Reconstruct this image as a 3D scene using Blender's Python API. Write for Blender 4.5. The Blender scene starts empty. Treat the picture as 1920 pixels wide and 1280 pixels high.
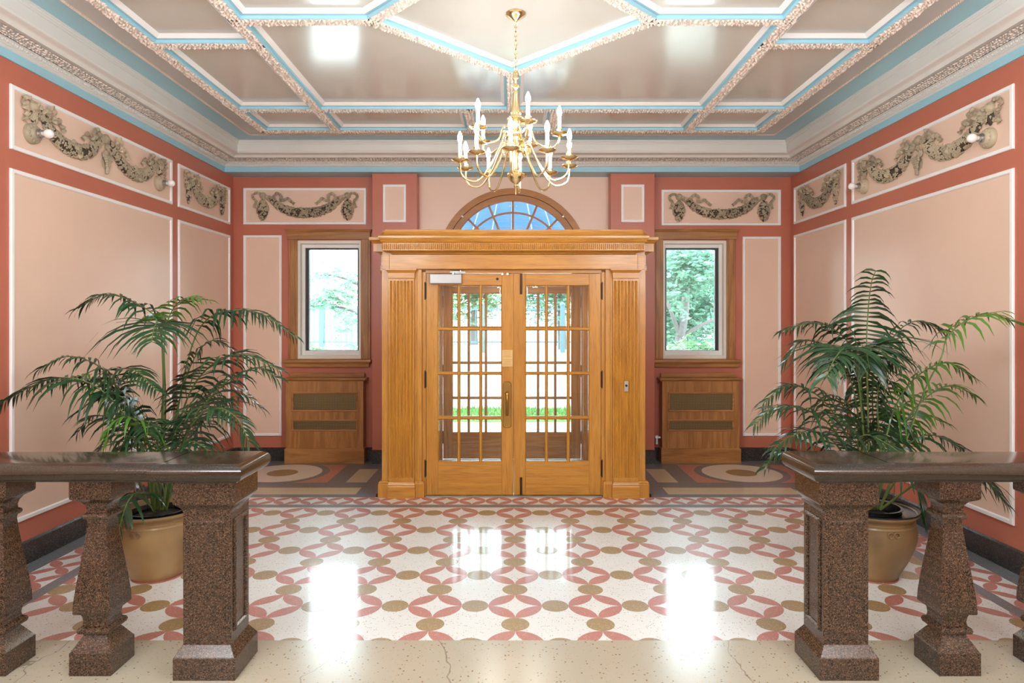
import bpy, bmesh, math, random
import numpy as np
from mathutils import Vector, Matrix
random.seed(7)
PI = math.pi
sc = bpy.context.scene
col = sc.collection

# ------------------------------------------------------------------ camera
CAMZ, F, HY = 1.55, 1230.0, 604.0
cd = bpy.data.cameras.new('camera')
cd.sensor_width = 36.0
cd.lens = F / 1920.0 * 36.0
cd.shift_y = -(640.0 - HY) / 1920.0
cd.clip_start = 0.05
cam = bpy.data.objects.new('camera', cd)
cam.location = (0, 0, CAMZ)
cam.rotation_euler = (PI / 2, 0, 0)
col.objects.link(cam)
sc.camera = cam

# ------------------------------------------------------------------ world, lights, exposure
SKY = 11.5
w = bpy.data.worlds.new('overcast_sky')
sc.world = w
w.use_nodes = True
bg = w.node_tree.nodes['Background']
bg.inputs[0].default_value = (0.76, 0.90, 1.0, 1)
bg.inputs[1].default_value = SKY
sc.view_settings.view_transform = 'Standard'
sc.view_settings.look = 'None'
sc.view_settings.gamma = 1
sc.view_settings.use_curve_mapping = False
sc.view_settings.exposure = 0.70
sc.cycles.max_bounces = 10
sc.cycles.diffuse_bounces = 5
sc.cycles.glossy_bounces = 4
sc.cycles.transmission_bounces = 6
sc.cycles.transparent_max_bounces = 16
sc.cycles.caustics_reflective = False
sc.cycles.caustics_refractive = False
sc.cycles.sample_clamp_indirect = 8
sc.cycles.use_denoising = True

def area_light(name, loc, rot, sx, sy, power, color, portal=False):
    d = bpy.data.lights.new(name, 'AREA')
    d.shape = 'RECTANGLE'
    d.size, d.size_y, d.energy, d.color = sx, sy, power, color
    if portal:
        d.cycles.is_portal = True
    o = bpy.data.objects.new(name, d)
    o.location, o.rotation_euler = loc, rot
    col.objects.link(o)
    return o

# added area fill behind the camera, not a known hall lamp
area_light('hall_fill_light', (0.0, -1.4, 3.40), (0, 0, 0), 4.2, 1.6, 22, (0.86, 0.94, 1.0))
# invented point fills beside and above the viewer, brightening walls and ceiling
for x_, y_, z_, e_ in ((-1.5, 1.9, 2.75, 62), (1.5, 1.9, 2.75, 62), (-2.7, -0.7, 2.40, 90), (2.7, -0.7, 2.40, 90)):
    d_ = bpy.data.lights.new('landing_fill_light', 'POINT')
    d_.energy, d_.color, d_.shadow_soft_size = e_, (0.88, 0.95, 1.0), 0.35
    o_ = bpy.data.objects.new('landing_fill_light', d_); o_.location = (x_, y_, z_); col.objects.link(o_)
area_light('vestibule_fill_light', (0.0, 6.6, 2.12), (0, 0, 0), 0.6, 0.3, 14, (1.0, 0.93, 0.85))  # fill added to lighten the dark bars of the street doors
# portals only guide the sampling of the sky through the openings
area_light('window_portal', (-2.03, 7.60, 1.80), (-PI / 2, 0, 0), 0.66, 1.30, 1, (1, 1, 1), True)
area_light('window_portal', (2.03, 7.60, 1.80), (-PI / 2, 0, 0), 0.66, 1.30, 1, (1, 1, 1), True)
area_light('window_portal', (0.0, 7.62, 1.20), (-PI / 2, 0, 0), 1.60, 1.90, 1, (1, 1, 1), True)

# ------------------------------------------------------------------ materials
def lin(c):
    return tuple(((v / 255) / 12.92 if v / 255 <= 0.04045 else ((v / 255 + 0.055) / 1.055) ** 2.4) for v in c) + (1,)

def newmat(name):
    m = bpy.data.materials.new(name)
    m.use_nodes = True
    return m, m.node_tree, m.node_tree.nodes['Principled BSDF']

def N(nt, t, **kw):
    n = nt.nodes.new(t)
    for k, v in kw.items():
        setattr(n, k, v)
    return n

def mathn(nt, op, a, b=None):
    n = N(nt, 'ShaderNodeMath', operation=op)
    for i, x in enumerate((a, b)):
        if x is None: continue
        if hasattr(x, 'links'): nt.links.new(x, n.inputs[i])
        else: n.inputs[i].default_value = x
    return n.outputs[0]

def mix(nt, fac, a, b):
    n = N(nt, 'ShaderNodeMix', data_type='RGBA')
    for s, x in ((n.inputs[0], fac), (n.inputs[6], a), (n.inputs[7], b)):
        if hasattr(x, 'links'): nt.links.new(x, s)
        else: s.default_value = x
    return n.outputs[2]

def objco(nt, rnd=True):
    tc = N(nt, 'ShaderNodeTexCoord')
    if not rnd: return tc.outputs['Object']
    oi = N(nt, 'ShaderNodeObjectInfo')
    a = N(nt, 'ShaderNodeVectorMath', operation='ADD')
    nt.links.new(tc.outputs['Object'], a.inputs[0])
    mm = mathn(nt, 'MULTIPLY', oi.outputs['Random'], 37.0)
    nt.links.new(mm, a.inputs[1])
    return a.outputs[0]

def noise(nt, co, scale, detail=3, rough=0.5, dist=0):
    n = N(nt, 'ShaderNodeTexNoise')
    nt.links.new(co, n.inputs['Vector'])
    n.inputs['Scale'].default_value = scale
    n.inputs['Detail'].default_value = detail
    n.inputs['Roughness'].default_value = rough
    n.inputs['Distortion'].default_value = dist
    return n.outputs['Fac']

def ramp(nt, fac, p0, p1):
    n = N(nt, 'ShaderNodeMapRange')
    nt.links.new(fac, n.inputs[0])
    n.inputs[1].default_value, n.inputs[2].default_value = p0, p1
    return n.outputs[0]

def plain(name, c, rough=0.5, metal=0.0, var=0.06, bump=0.0, bscale=60, coat=0.0, spec=0.5, emit=None, estr=0, crough=0.03):
    m, nt, b = newmat(name)
    base = lin(c)
    co = objco(nt)
    if var:
        f = noise(nt, co, 2.2, 4)
        d = tuple(x * (1 - 2.2 * var) for x in base[:3]) + (1,)
        l = tuple(min(1, x * (1 + 1.2 * var)) for x in base[:3]) + (1,)
        nt.links.new(mix(nt, ramp(nt, f, 0.3, 0.7), d, l), b.inputs['Base Color'])
    else:
        b.inputs['Base Color'].default_value = base
    b.inputs['Roughness'].default_value = rough
    b.inputs['Metallic'].default_value = metal
    b.inputs['Coat Weight'].default_value = coat
    b.inputs['Coat Roughness'].default_value = crough
    b.inputs['Specular IOR Level'].default_value = spec
    if emit:
        b.inputs['Emission Color'].default_value = lin(emit)
        b.inputs['Emission Strength'].default_value = estr
    if bump:
        bn = N(nt, 'ShaderNodeBump')
        bn.inputs['Strength'].default_value = bump
        bn.inputs['Distance'].default_value = 0.004
        nt.links.new(noise(nt, co, bscale, 3), bn.inputs['Height'])
        nt.links.new(bn.outputs[0], b.inputs['Normal'])
    return m

def wood(name, c_dark, c_mid, c_light, axis='z', rough=0.32, rings=26, coat=0.25, GR=0.5):
    m, nt, b = newmat(name)
    co = objco(nt)
    mp = N(nt, 'ShaderNodeMapping')
    nt.links.new(co, mp.inputs[0])
    s = {'z': (1, 1, 0.10), 'x': (0.10, 1, 1), 'y': (1, 0.10, 1)}[axis]
    mp.inputs['Scale'].default_value = s
    n1 = noise(nt, mp.outputs[0], 5.0, 2, 0.45)
    r = mathn(nt, 'SINE', mathn(nt, 'MULTIPLY', n1, rings * 2.2))
    r = ramp(nt, r, -1.0, 1.0)
    mp2 = N(nt, 'ShaderNodeMapping')
    nt.links.new(co, mp2.inputs[0])
    s2 = {'z': (1, 1, 0.035), 'x': (0.035, 1, 1), 'y': (1, 0.035, 1)}[axis]
    mp2.inputs['Scale'].default_value = s2
    pores = noise(nt, mp2.outputs[0], 170, 2, 0.6)
    big = noise(nt, co, 1.6, 2)
    c = mix(nt, mathn(nt, 'MULTIPLY', r, GR), lin(c_light), lin(c_mid))
    c = mix(nt, mathn(nt, 'MULTIPLY', ramp(nt, pores, 0.52, 0.72), 0.55), c, lin(c_dark))
    c = mix(nt, mathn(nt, 'MULTIPLY', ramp(nt, big, 0.4, 0.75), 0.35), c, lin(c_mid))
    nt.links.new(c, b.inputs['Base Color'])
    b.inputs['Roughness'].default_value = rough
    b.inputs['Coat Weight'].default_value = coat
    b.inputs['Coat Roughness'].default_value = 0.15
    bn = N(nt, 'ShaderNodeBump')
    bn.inputs['Strength'].default_value = 0.12
    bn.inputs['Distance'].default_value = 0.002
    nt.links.new(pores, bn.inputs['Height'])
    nt.links.new(bn.outputs[0], b.inputs['Normal'])
    return m

def terrazzo(name, base, chips, scale=85, amount=0.25, rough=0.12, size=0.34, var=0.05, coat=0.0, spec=0.5, cracks=False):
    m, nt, b = newmat(name)
    co = objco(nt, False)
    c = lin(base)
    big = noise(nt, co, 1.3, 4)
    d = tuple(x * (1 - 2 * var) for x in c[:3]) + (1,)
    cur = mix(nt, ramp(nt, big, 0.3, 0.7), d, c)
    for i, ch in enumerate(chips):
        v = N(nt, 'ShaderNodeTexVoronoi')
        off = N(nt, 'ShaderNodeVectorMath', operation='ADD')
        nt.links.new(co, off.inputs[0]); off.inputs[1].default_value = (i * 3.7, i * 1.9, i * 5.3)
        nt.links.new(off.outputs[0], v.inputs['Vector'])
        v.inputs['Scale'].default_value = scale * (1 + 0.45 * i)
        sep = N(nt, 'ShaderNodeSeparateColor')
        nt.links.new(v.outputs['Color'], sep.inputs[0])
        pick = mathn(nt, 'LESS_THAN', sep.outputs[0], amount)
        near = mathn(nt, 'LESS_THAN', v.outputs['Distance'], size)
        cur = mix(nt, mathn(nt, 'MULTIPLY', pick, near), cur, lin(ch))
    if cracks:
        mp = N(nt, 'ShaderNodeMapping')
        nt.links.new(co, mp.inputs[0]); mp.inputs['Scale'].default_value = (0.9, 0.35, 1)
        v = N(nt, 'ShaderNodeTexVoronoi', feature='DISTANCE_TO_EDGE')
        wob = N(nt, 'ShaderNodeVectorMath', operation='ADD')
        nn = N(nt, 'ShaderNodeTexNoise'); nn.inputs['Scale'].default_value = 6
        nt.links.new(co, nn.inputs['Vector'])
        sc_ = N(nt, 'ShaderNodeVectorMath', operation='SCALE'); sc_.inputs['Scale'].default_value = 0.12
        nt.links.new(nn.outputs['Color'], sc_.inputs[0])
        nt.links.new(mp.outputs[0], wob.inputs[0]); nt.links.new(sc_.outputs[0], wob.inputs[1])
        nt.links.new(wob.outputs[0], v.inputs['Vector']); v.inputs['Scale'].default_value = 1.1
        cr = mathn(nt, 'LESS_THAN', v.outputs['Distance'], 0.0022)
        cur = mix(nt, mathn(nt, 'MULTIPLY', cr, 0.6), cur, lin((110, 96, 78)))
    nt.links.new(cur, b.inputs['Base Color'])
    b.inputs['Roughness'].default_value = rough
    b.inputs['Coat Weight'].default_value = coat
    b.inputs['Coat Roughness'].default_value = 0.09
    b.inputs['Specular IOR Level'].default_value = spec
    return m

def glass_mat(name, tint=(0.93, 0.97, 0.96)):
    m, nt, b = newmat(name)
    nt.nodes.remove(b)
    t = N(nt, 'ShaderNodeBsdfTransparent'); t.inputs[0].default_value = tint + (1,)
    g = N(nt, 'ShaderNodeBsdfGlossy'); g.inputs['Roughness'].default_value = 0.02
    fr = N(nt, 'ShaderNodeFresnel'); fr.inputs['IOR'].default_value = 1.45
    mx = N(nt, 'ShaderNodeMixShader')
    nt.links.new(fr.outputs[0], mx.inputs[0]); nt.links.new(t.outputs[0], mx.inputs[1]); nt.links.new(g.outputs[0], mx.inputs[2])
    nt.links.new(mx.outputs[0], nt.nodes['Material Output'].inputs[0])
    return m

def leaf_mat(name, c1, c2, trans=0.25, rough=0.4):
    m, nt, b = newmat(name)
    co = objco(nt)
    oi = N(nt, 'ShaderNodeObjectInfo')
    f = mathn(nt, 'ADD', mathn(nt, 'MULTIPLY', ramp(nt, noise(nt, co, 5, 2), 0.3, 0.7), 0.7), mathn(nt, 'MULTIPLY', oi.outputs['Random'], 0.3))
    c = mix(nt, f, lin(c1), lin(c2))
    nt.links.new(c, b.inputs['Base Color'])
    b.inputs['Roughness'].default_value = rough
    tr = N(nt, 'ShaderNodeBsdfTranslucent'); nt.links.new(c, tr.inputs[0])
    mx = N(nt, 'ShaderNodeMixShader'); mx.inputs[0].default_value = trans
    nt.links.new(b.outputs[0], mx.inputs[1]); nt.links.new(tr.outputs[0], mx.inputs[2])
    nt.links.new(mx.outputs[0], nt.nodes['Material Output'].inputs[0])
    return m

def cane_mat(name):
    m, nt, b = newmat(name)
    co = objco(nt, False)
    sep = N(nt, 'ShaderNodeSeparateXYZ'); nt.links.new(co, sep.inputs[0])
    k = 2 * PI / 0.019
    sx = mathn(nt, 'SINE', mathn(nt, 'MULTIPLY', sep.outputs[0], k))
    sz = mathn(nt, 'SINE', mathn(nt, 'MULTIPLY', sep.outputs[2], k))
    h = mathn(nt, 'MULTIPLY', sx, sz)
    a = mathn(nt, 'GREATER_THAN', mathn(nt, 'ABSOLUTE', h), 0.38)
    c = mix(nt, a, lin((160, 140, 96)), lin((48, 44, 36)))
    nt.links.new(c, b.inputs['Base Color'])
    b.inputs['Metallic'].default_value = 0.6
    b.inputs['Roughness'].default_value = 0.4
    return m

M = {}
M['coral'] = plain('coral_paint', (192, 114, 92), 0.34, var=0.02, bump=0.03, bscale=300)
M['peach'] = plain('peach_paint', (234, 204, 184), 0.30, var=0.015, bump=0.03, bscale=300)
M['white'] = plain('white_trim_paint', (246, 246, 246), 0.35, var=0.01)
M['turq'] = plain('turquoise_paint', (156, 208, 226), 0.35, var=0.02)
M['cream'] = plain('cream_plaster', (218, 217, 212), 0.35, var=0.02)
M['cream_relief'] = plain('cream_relief_plaster', (228, 214, 202), 0.45, var=0.04)
M['taupe'] = plain('taupe_plaster', (200, 203, 202), 0.3, var=0.02)
M['ceil'] = plain('ceiling_gloss_paint', (211, 211, 203), 0.16, var=0.02, bump=0.05, bscale=7, coat=0.35, crough=0.12)
M['painted_gap_shadow'] = plain('painted_gap_dark', (60, 52, 46), 0.8, var=0)
M['oak_v'] = wood('honey_oak_upright', (120, 72, 20), (173, 113, 35), (197, 141, 54), 'z')
M['oak_h'] = wood('honey_oak_level', (120, 72, 20), (173, 113, 35), (197, 141, 54), 'x')
M['doak_v'] = wood('brown_oak_upright', (98, 60, 28), (152, 102, 54), (182, 130, 74), 'z', 0.4, 22, 0.1, 0.8)
M['doak_h'] = wood('brown_oak_level', (98, 60, 28), (152, 102, 54), (182, 130, 74), 'x', 0.4, 22, 0.1, 0.8)
M['arch_oak'] = wood('arch_oak', (110, 66, 26), (160, 104, 50), (180, 122, 62), 'x', 0.4, 12, 0.1)
M['terr'] = terrazzo('cream_terrazzo', (227, 229, 226), [(150, 128, 96), (196, 176, 140)], 95, 0.16, 0.44, 0.30, 0.04, spec=0.6, coat=0.42)
M['petal'] = terrazzo('rose_terrazzo', (186, 122, 112), [(210, 152, 138), (146, 84, 74)], 120, 0.25, 0.44, 0.35, spec=0.6, coat=0.42)
M['ochre'] = terrazzo('ochre_terrazzo', (160, 134, 92), [(202, 174, 122), (120, 94, 56)], 130, 0.3, 0.44, 0.35, spec=0.6, coat=0.42)
M['grey_t'] = terrazzo('grey_terrazzo', (116, 119, 123), [(158, 154, 150), (84, 82, 80)], 130, 0.3, 0.44, 0.35, spec=0.6, coat=0.42)
M['cream_t'] = terrazzo('buff_terrazzo', (206, 190, 158), [(170, 146, 110), (224, 210, 184)], 130, 0.3, 0.44, 0.35, spec=0.6, coat=0.42)
M['pink_t'] = terrazzo('pink_terrazzo', (196, 132, 116), [(214, 160, 146), (160, 96, 84)], 130, 0.3, 0.44, 0.35, spec=0.6, coat=0.42)
M['white_t'] = terrazzo('white_terrazzo', (232, 224, 208), [(204, 190, 166)], 130, 0.25, 0.44, 0.35, spec=0.6, coat=0.42)
M['beige'] = terrazzo('beige_terrazzo', (180, 171, 152), [(120, 96, 66), (168, 142, 104)], 62, 0.20, 0.22, 0.26, 0.05, cracks=True)
M['granite'] = terrazzo('brown_granite', (80, 62, 48), [(26, 21, 17), (110, 86, 68), (40, 31, 25)], 140, 0.42, 0.22, 0.5, 0.12, spec=0.5)
M['granite_top'] = terrazzo('polished_brown_granite', (48, 38, 29), [(36, 28, 22), (60, 48, 37)], 260, 0.35, 0.14, 0.5, 0.1, coat=0.3)
M['base_stone'] = terrazzo('charcoal_stone', (58, 56, 55), [(84, 82, 80), (36, 34, 33)], 150, 0.3, 0.2, 0.5, 0.08)
M['relief'] = plain('antique_relief', (184, 170, 144), 0.42, var=0.16, bump=0.2, bscale=90)
M['relief_dark'] = plain('antique_glaze', (74, 62, 47), 0.6, var=0.06)
M['brass'] = plain('polished_brass', (244, 222, 170), 0.2, metal=1.0, var=0.02)
M['old_brass'] = plain('old_brass', (164, 134, 76), 0.32, metal=1.0, var=0.12)
M['bright_brass'] = plain('bright_brass', (226, 176, 84), 0.2, metal=1.0, var=0.02)
M['plaque'] = plain('brass_plaque', (212, 182, 122), 0.4, metal=0.5, var=0.03)
M['engrave'] = plain('engraved_line', (150, 120, 70), 0.6, var=0)
M['steel'] = plain('brushed_steel', (190, 190, 186), 0.3, metal=1.0, var=0.04)
M['closer'] = plain('grey_closer_metal', (176, 180, 180), 0.35, metal=0.3, var=0.02)
M['iron'] = plain('dark_bronze', (70, 50, 34), 0.45, metal=0.6, var=0.1)
M['wax'] = plain('white_candle', (206, 202, 194), 0.4, var=0)
M['bulb'] = plain('lit_bulb', (255, 240, 214), 0.3, var=0, emit=(252, 248, 244), estr=110)
M['opal'] = plain('unlit_opal_bulb', (242, 242, 240), 0.12, var=0, coat=0.5)
M['vinyl'] = plain('white_vinyl', (240, 242, 242), 0.35, var=0.01)
M['cream_vinyl'] = plain('aged_white_paint', (238, 234, 222), 0.45, var=0.03)
M['gasket'] = plain('black_gasket', (44, 48, 50), 0.4, var=0)
M['glass'] = glass_mat('clear_glass')
M['cane'] = cane_mat('pierced_brass_grille')
M['frond'] = leaf_mat('palm_green', (24, 52, 32), (48, 84, 46), 0.12, 0.32)
M['frond_light'] = leaf_mat('young_palm_green', (60, 108, 36), (104, 150, 58), 0.22, 0.35)
M['stem'] = plain('palm_stem', (92, 112, 58), 0.5, var=0.1)
M['pot'] = plain('aged_terracotta', (150, 122, 82), 0.45, var=0.26, bump=0.2, bscale=26, coat=0.15)
M['soil'] = plain('dark_soil', (44, 34, 26), 0.9, var=0.2, bump=0.8, bscale=40)
M['liner'] = plain('black_plastic_liner', (26, 28, 30), 0.25, var=0)
M['tree_leaf'] = leaf_mat('tree_leaf_green', (78, 114, 82), (112, 140, 92), 0.35, 0.5)
M['tree_leaf2'] = leaf_mat('tree_leaf_blue_green', (74, 114, 96), (106, 142, 114), 0.35, 0.5)
M['bark'] = plain('bark', (78, 74, 70), 0.8, var=0.1)
M['fence'] = plain('fence_iron', (52, 76, 84), 0.5, var=0.03)
M['grass'] = plain('grass_blade', (74, 112, 44), 0.8, var=0.1)
M['lawn'] = plain('pale_gravel_bank', (196, 194, 184), 0.9, var=0.15)
M['concrete'] = plain('pale_concrete', (198, 196, 190), 0.8, var=0.03)
M['asphalt'] = plain('pale_asphalt', (176, 176, 174), 0.8, var=0.03)  # even pale grey base colour for the road
M['pale_brick'] = plain('pale_brick', (158, 138, 130), 0.8, var=0.05)
M['far_window'] = plain('dim_far_window', (120, 132, 150), 0.2, var=0)
M['car'] = plain('blue_grey_car_paint', (120, 140, 150), 0.3, var=0, coat=0.5)
M['awning'] = leaf_mat('blue_awning_canvas', (44, 74, 108), (54, 84, 120), 0.45, 0.6)
M['awning_rib'] = plain('pale_awning_rib', (178, 206, 230), 0.5, var=0)

# ------------------------------------------------------------------ mesh builder
class MB:
    def __init__(s, xf=None):
        s.v, s.f, s.m, s.xf = [], [], [], xf
    def add(s, vs, fs, m=0):
        b = len(s.v)
        if s.xf: vs = [s.xf(*p) for p in vs]
        s.v.extend(tuple(p) for p in vs)
        s.f.extend(tuple(i + b for i in f) for f in fs)
        s.m.extend([m] * len(fs))
        return s
    def box(s, x0, y0, z0, x1, y1, z1, m=0):
        return s.add([(x0,y0,z0),(x1,y0,z0),(x1,y1,z0),(x0,y1,z0),(x0,y0,z1),(x1,y0,z1),(x1,y1,z1),(x0,y1,z1)],
              [(0,3,2,1),(4,5,6,7),(0,1,5,4),(1,2,6,5),(2,3,7,6),(3,0,4,7)], m)
    def loft(s, rings, m=0, closed=True, cap0=True, cap1=True):
        n = len(rings[0]); vs = [p for r in rings for p in r]; fs = []
        for k in range(len(rings) - 1):
            for i in range(n if closed else n - 1):
                j = (i + 1) % n
                fs.append((k*n+i, k*n+j, (k+1)*n+j, (k+1)*n+i))
        if closed and cap0: fs.append(tuple(range(n))[::-1])
        if closed and cap1: fs.append(tuple((len(rings)-1)*n+i for i in range(n)))
        return s.add(vs, fs, m)
    def rect_loft(s, cx, cy, hx, hy, prof, m=0):
        return s.loft([[(cx-hx-o,cy-hy-o,z),(cx+hx+o,cy-hy-o,z),(cx+hx+o,cy+hy+o,z),(cx-hx-o,cy+hy+o,z)] for o, z in prof], m)
    def lathe(s, prof, c=(0,0,0), n=24, m=0, axis='z', cap0=True, cap1=True):
        rings = []
        for r, h in prof:
            ring = []
            for i in range(n):
                a = 2*PI*i/n; x, y = r*math.cos(a), r*math.sin(a)
                if axis == 'z': p = (c[0]+x, c[1]+y, c[2]+h)
                elif axis == 'y': p = (c[0]+x, c[1]+h, c[2]+y)
                else: p = (c[0]+h, c[1]+x, c[2]+y)
                ring.append(p)
            rings.append(ring)
        return s.loft(rings, m, True, cap0, cap1)
    def tube(s, pts, r, n=6, m=0, flat=None):
        pts = [Vector(p) for p in pts]; rings = []; up = None
        for i, p in enumerate(pts):
            t = (pts[min(i+1, len(pts)-1)] - pts[max(i-1, 0)])
            if t.length < 1e-9: t = Vector((0,0,1))
            t.normalize()
            if up is None:
                up = Vector((0,0,1)) if abs(t.z) < 0.9 else Vector((1,0,0))
            a = (up - t * up.dot(t))
            if a.length < 1e-6: a = Vector((1,0,0)) - t * t.x
            a.normalize(); up = a; b = t.cross(a)
            rr = r[i] if hasattr(r, '__len__') else r
            rings.append([tuple(p + a*rr*math.cos(2*PI*k/n) + b*rr*math.sin(2*PI*k/n)) for k in range(n)])
        return s.loft(rings, m)
    def prism(s, poly, z0, z1, m=0):
        return s.loft([[(x,y,z0) for x,y in poly], [(x,y,z1) for x,y in poly]], m)
    def frame(s, u0, v0, u1, v1, prof, m=0):
        # moulded rectangular frame in wall coordinates (u, w outwards, v); prof = (inset, proud)
        rings = []
        for d, h in prof:
            rings.append([(u0+d,h,v0+d),(u1-d,h,v0+d),(u1-d,h,v1-d),(u0+d,h,v1-d)])
        n = len(rings); vs = [p for r in rings for p in r]; fs = []
        for k in range(n):
            k2 = (k+1) % n
            for i in range(4):
                j = (i+1) % 4
                fs.append((k*4+i, k*4+j, k2*4+j, k2*4+i))
        return s.add(vs, fs, m)
    def blob(s, c, r, nrm, m=0, k=6, squash=0.7, asp=1.0, ang=0.0):
        # low dome standing on direction nrm (unit) at c, radius r
        nrm = Vector(nrm); a = nrm.orthogonal().normalized(); b = nrm.cross(a)
        ca, sa = math.cos(ang), math.sin(ang); a, b = a*ca + b*sa, b*ca - a*sa
        c = Vector(c); vs = []
        for rr, h in ((1.0, 0.0), (0.72, 0.7)):
            for i in range(k):
                t = 2*PI*i/k
                vs.append(tuple(c + (a*math.cos(t)*asp + b*math.sin(t))*r*rr + nrm*r*h*squash))
        vs.append(tuple(c + nrm*r*squash))
        fs = []
        for i in range(k):
            j = (i+1) % k
            fs.append((i, j, k+j, k+i)); fs.append((k+i, k+j, 2*k))
        return s.add(vs, fs, m)
    def build(s, name, mats, parent=None, loc=(0,0,0), smooth=None, bevel=0, recalc=True, off=None):
        me = bpy.data.meshes.new(name)
        vs = s.v
        if off is not None:
            vs = [(x-off[0], y-off[1], z-off[2]) for x, y, z in vs]
        me.from_pydata(vs, [], s.f)
        if not isinstance(mats, (list, tuple)): mats = [mats]
        for m in mats: me.materials.append(m)
        if len(mats) > 1: me.polygons.foreach_set('material_index', s.m)
        if recalc and len(s.f) < 30000:
            bm = bmesh.new(); bm.from_mesh(me)
            bmesh.ops.recalc_face_normals(bm, faces=bm.faces)
            bm.to_mesh(me); bm.free()
        if smooth is not None:
            me.polygons.foreach_set('use_smooth', [True]*len(me.polygons))
            me.set_sharp_from_angle(angle=math.radians(smooth))
        me.update()
        o = bpy.data.objects.new(name, me)
        o.location = loc
        if parent is not None: o.parent = parent
        col.objects.link(o)
        if bevel:
            md = o.modifiers.new('edge', 'BEVEL'); md.width = bevel; md.segments = 2; md.limit_method = 'ANGLE'
        return o

def tag(o, label=None, cat=None, group=None, kind=None):
    if label: o['label'] = label
    if cat: o['category'] = cat
    if group: o['group'] = group
    if kind: o['kind'] = kind
    return o

def thing(name, loc, label, cat=None, group=None, kind=None, rotz=0.0):
    o = bpy.data.objects.new(name, None)
    o.empty_display_size = 0.1
    o.location = loc; o.rotation_euler = (0, 0, rotz)
    col.objects.link(o)
    return tag(o, label, cat, group, kind)

def copy_tree(o, parent=None, kids=None):
    if kids is None:
        kids = {}
        for q in col.objects:
            if q.parent: kids.setdefault(q.parent, []).append(q)
    c = o.copy(); col.objects.link(c)
    if parent is not None: c.parent = parent
    for ch in kids.get(o, []): copy_tree(ch, c, kids)
    return c

# ------------------------------------------------------------------ room dimensions (metres; x right, y away from the camera, z up)
W = 3.127       # half width
YB = 7.36       # back wall plane
YF = -2.6       # wall behind the camera
ZT = 3.455      # ceiling
TH = 0.24

LXF = lambda u, w_, v: (-W + w_, u, v)       # left wall coordinates
RXF = lambda u, w_, v: (W - w_, u, v)
BXF = lambda u, w_, v: (u, YB - w_, v)
PIL_Y = 7.20
PXF = lambda u, w_, v: (u, PIL_Y - w_, v)
FRAME = [(0, 0), (0, 0.010), (0.004, 0.015), (0.024, 0.015), (0.030, 0.006), (0.030, 0)]

def wall_panel(parent, xf, u0, v0, u1, v1):
    mb = MB(xf); mb.box(u0+0.02, 0.0005, v0+0.02, u1-0.02, 0.003, v1-0.02)
    mb.build('panel_field', M['peach'], parent)
    mb = MB(xf); mb.frame(u0, v0, u1, v1, FRAME)
    mb.build('panel_moulding', M['white'], parent)

# side walls
SIDE = [(4.08, 2.63, 6.02, 3.035), (6.133, 2.63, 7.255, 3.035), (4.08, 0.285, 6.02, 2.51), (6.133, 0.285, 7.255, 2.51),
        (-0.9, 0.285, 3.1, 2.51), (-0.9, 2.63, 3.1, 3.035)]
for nm, sx, xf, lb in (('wall_left', -1, LXF, 'coral side wall with peach panels on the left, behind the wider palm'),
                       ('wall_right', 1, RXF, 'coral side wall with peach panels on the right, behind the palm with the upright frond')):
    mb = MB(); x0, x1 = sorted((sx*W, sx*(W+TH)))
    mb.box(x0, YF, 0, x1, YB+TH, 3.6)
    wl = tag(mb.build(nm, M['coral']), lb, kind='structure')
    for p in SIDE: wall_panel(wl, xf, *p)

# back wall with openings
WX0, WX1, WZ0, WZ1 = 1.69, 2.40, 1.14, 2.465       # window opening (mirrored)
R_ARCH, Z_ARCH = 0.80, 2.205
mb = MB()
xs = [-W, -WX1, -WX0, -1.042, -R_ARCH, R_ARCH, 1.083, WX0, WX1, W]
zs = [0, WZ0, Z_ARCH, WZ1, 3.25]
def is_open(xa, xb, za, zb):
    xm, zm = (xa+xb)/2, (za+zb)/2
    if WX0 < abs(xm) < WX1 and WZ0 < zm < WZ1: return True
    if -1.042 < xm < 1.083 and zm > Z_ARCH: return True
    if abs(xm) < R_ARCH and zm < Z_ARCH: return True
    return False
for i in range(len(xs)-1):
    for j in range(len(zs)-1):
        if not is_open(xs[i], xs[i+1], zs[j], zs[j+1]):
            mb.box(xs[i], YB, zs[j], xs[i+1], YB+TH, zs[j+1])
back = tag(mb.build('wall_back', M['coral']), 'coral back wall with two windows and the carved oak entrance', kind='structure')
# peach field around the fanlight
mb = MB(); NA = 40; inn, out = [], []
for i in range(NA+1):
    a = PI*i/NA; ca, sa = math.cos(a), math.sin(a)
    inn.append((R_ARCH*ca, Z_ARCH+R_ARCH*sa))
    tx = (1.083 if ca > 0 else 1.042)/max(abs(ca), 1e-6); tz = (3.25-Z_ARCH)/max(sa, 1e-6); t = min(tx, tz)
    out.append((t*ca, Z_ARCH+t*sa))
# corners
def corner_fix(lst):
    best = min(range(len(lst)), key=lambda k: abs(lst[k][0]-1.083)+abs(lst[k][1]-3.25)); lst[best] = (1.083, 3.25)
    best = min(range(len(lst)), key=lambda k: abs(lst[k][0]+1.042)+abs(lst[k][1]-3.25)); lst[best] = (-1.042, 3.25)
corner_fix(out)
vs, fs = [], []
for y in (YB, YB+TH):
    vs += [(x, y, z) for x, z in inn] + [(x, y, z) for x, z in out]
n = NA+1
for i in range(NA):
    fs += [(i, i+1, n+i+1, n+i), (2*n+i, 3*n+i, 3*n+i+1, 2*n+i+1), (i, 2*n+i, 2*n+i+1, i+1), (n+i, n+i+1, 3*n+i+1, 3*n+i)]
mb.add(vs, fs)
mb.build('arch_field', M['peach'], back)
for p in ((-3.012, 2.645, -1.635, 3.055), (-3.012, 0.277, -2.582, 2.525), (1.675, 2.635, 3.015, 3.035), (2.585, 0.277, 3.015, 2.51)):
    wall_panel(back, BXF, *p)
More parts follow.
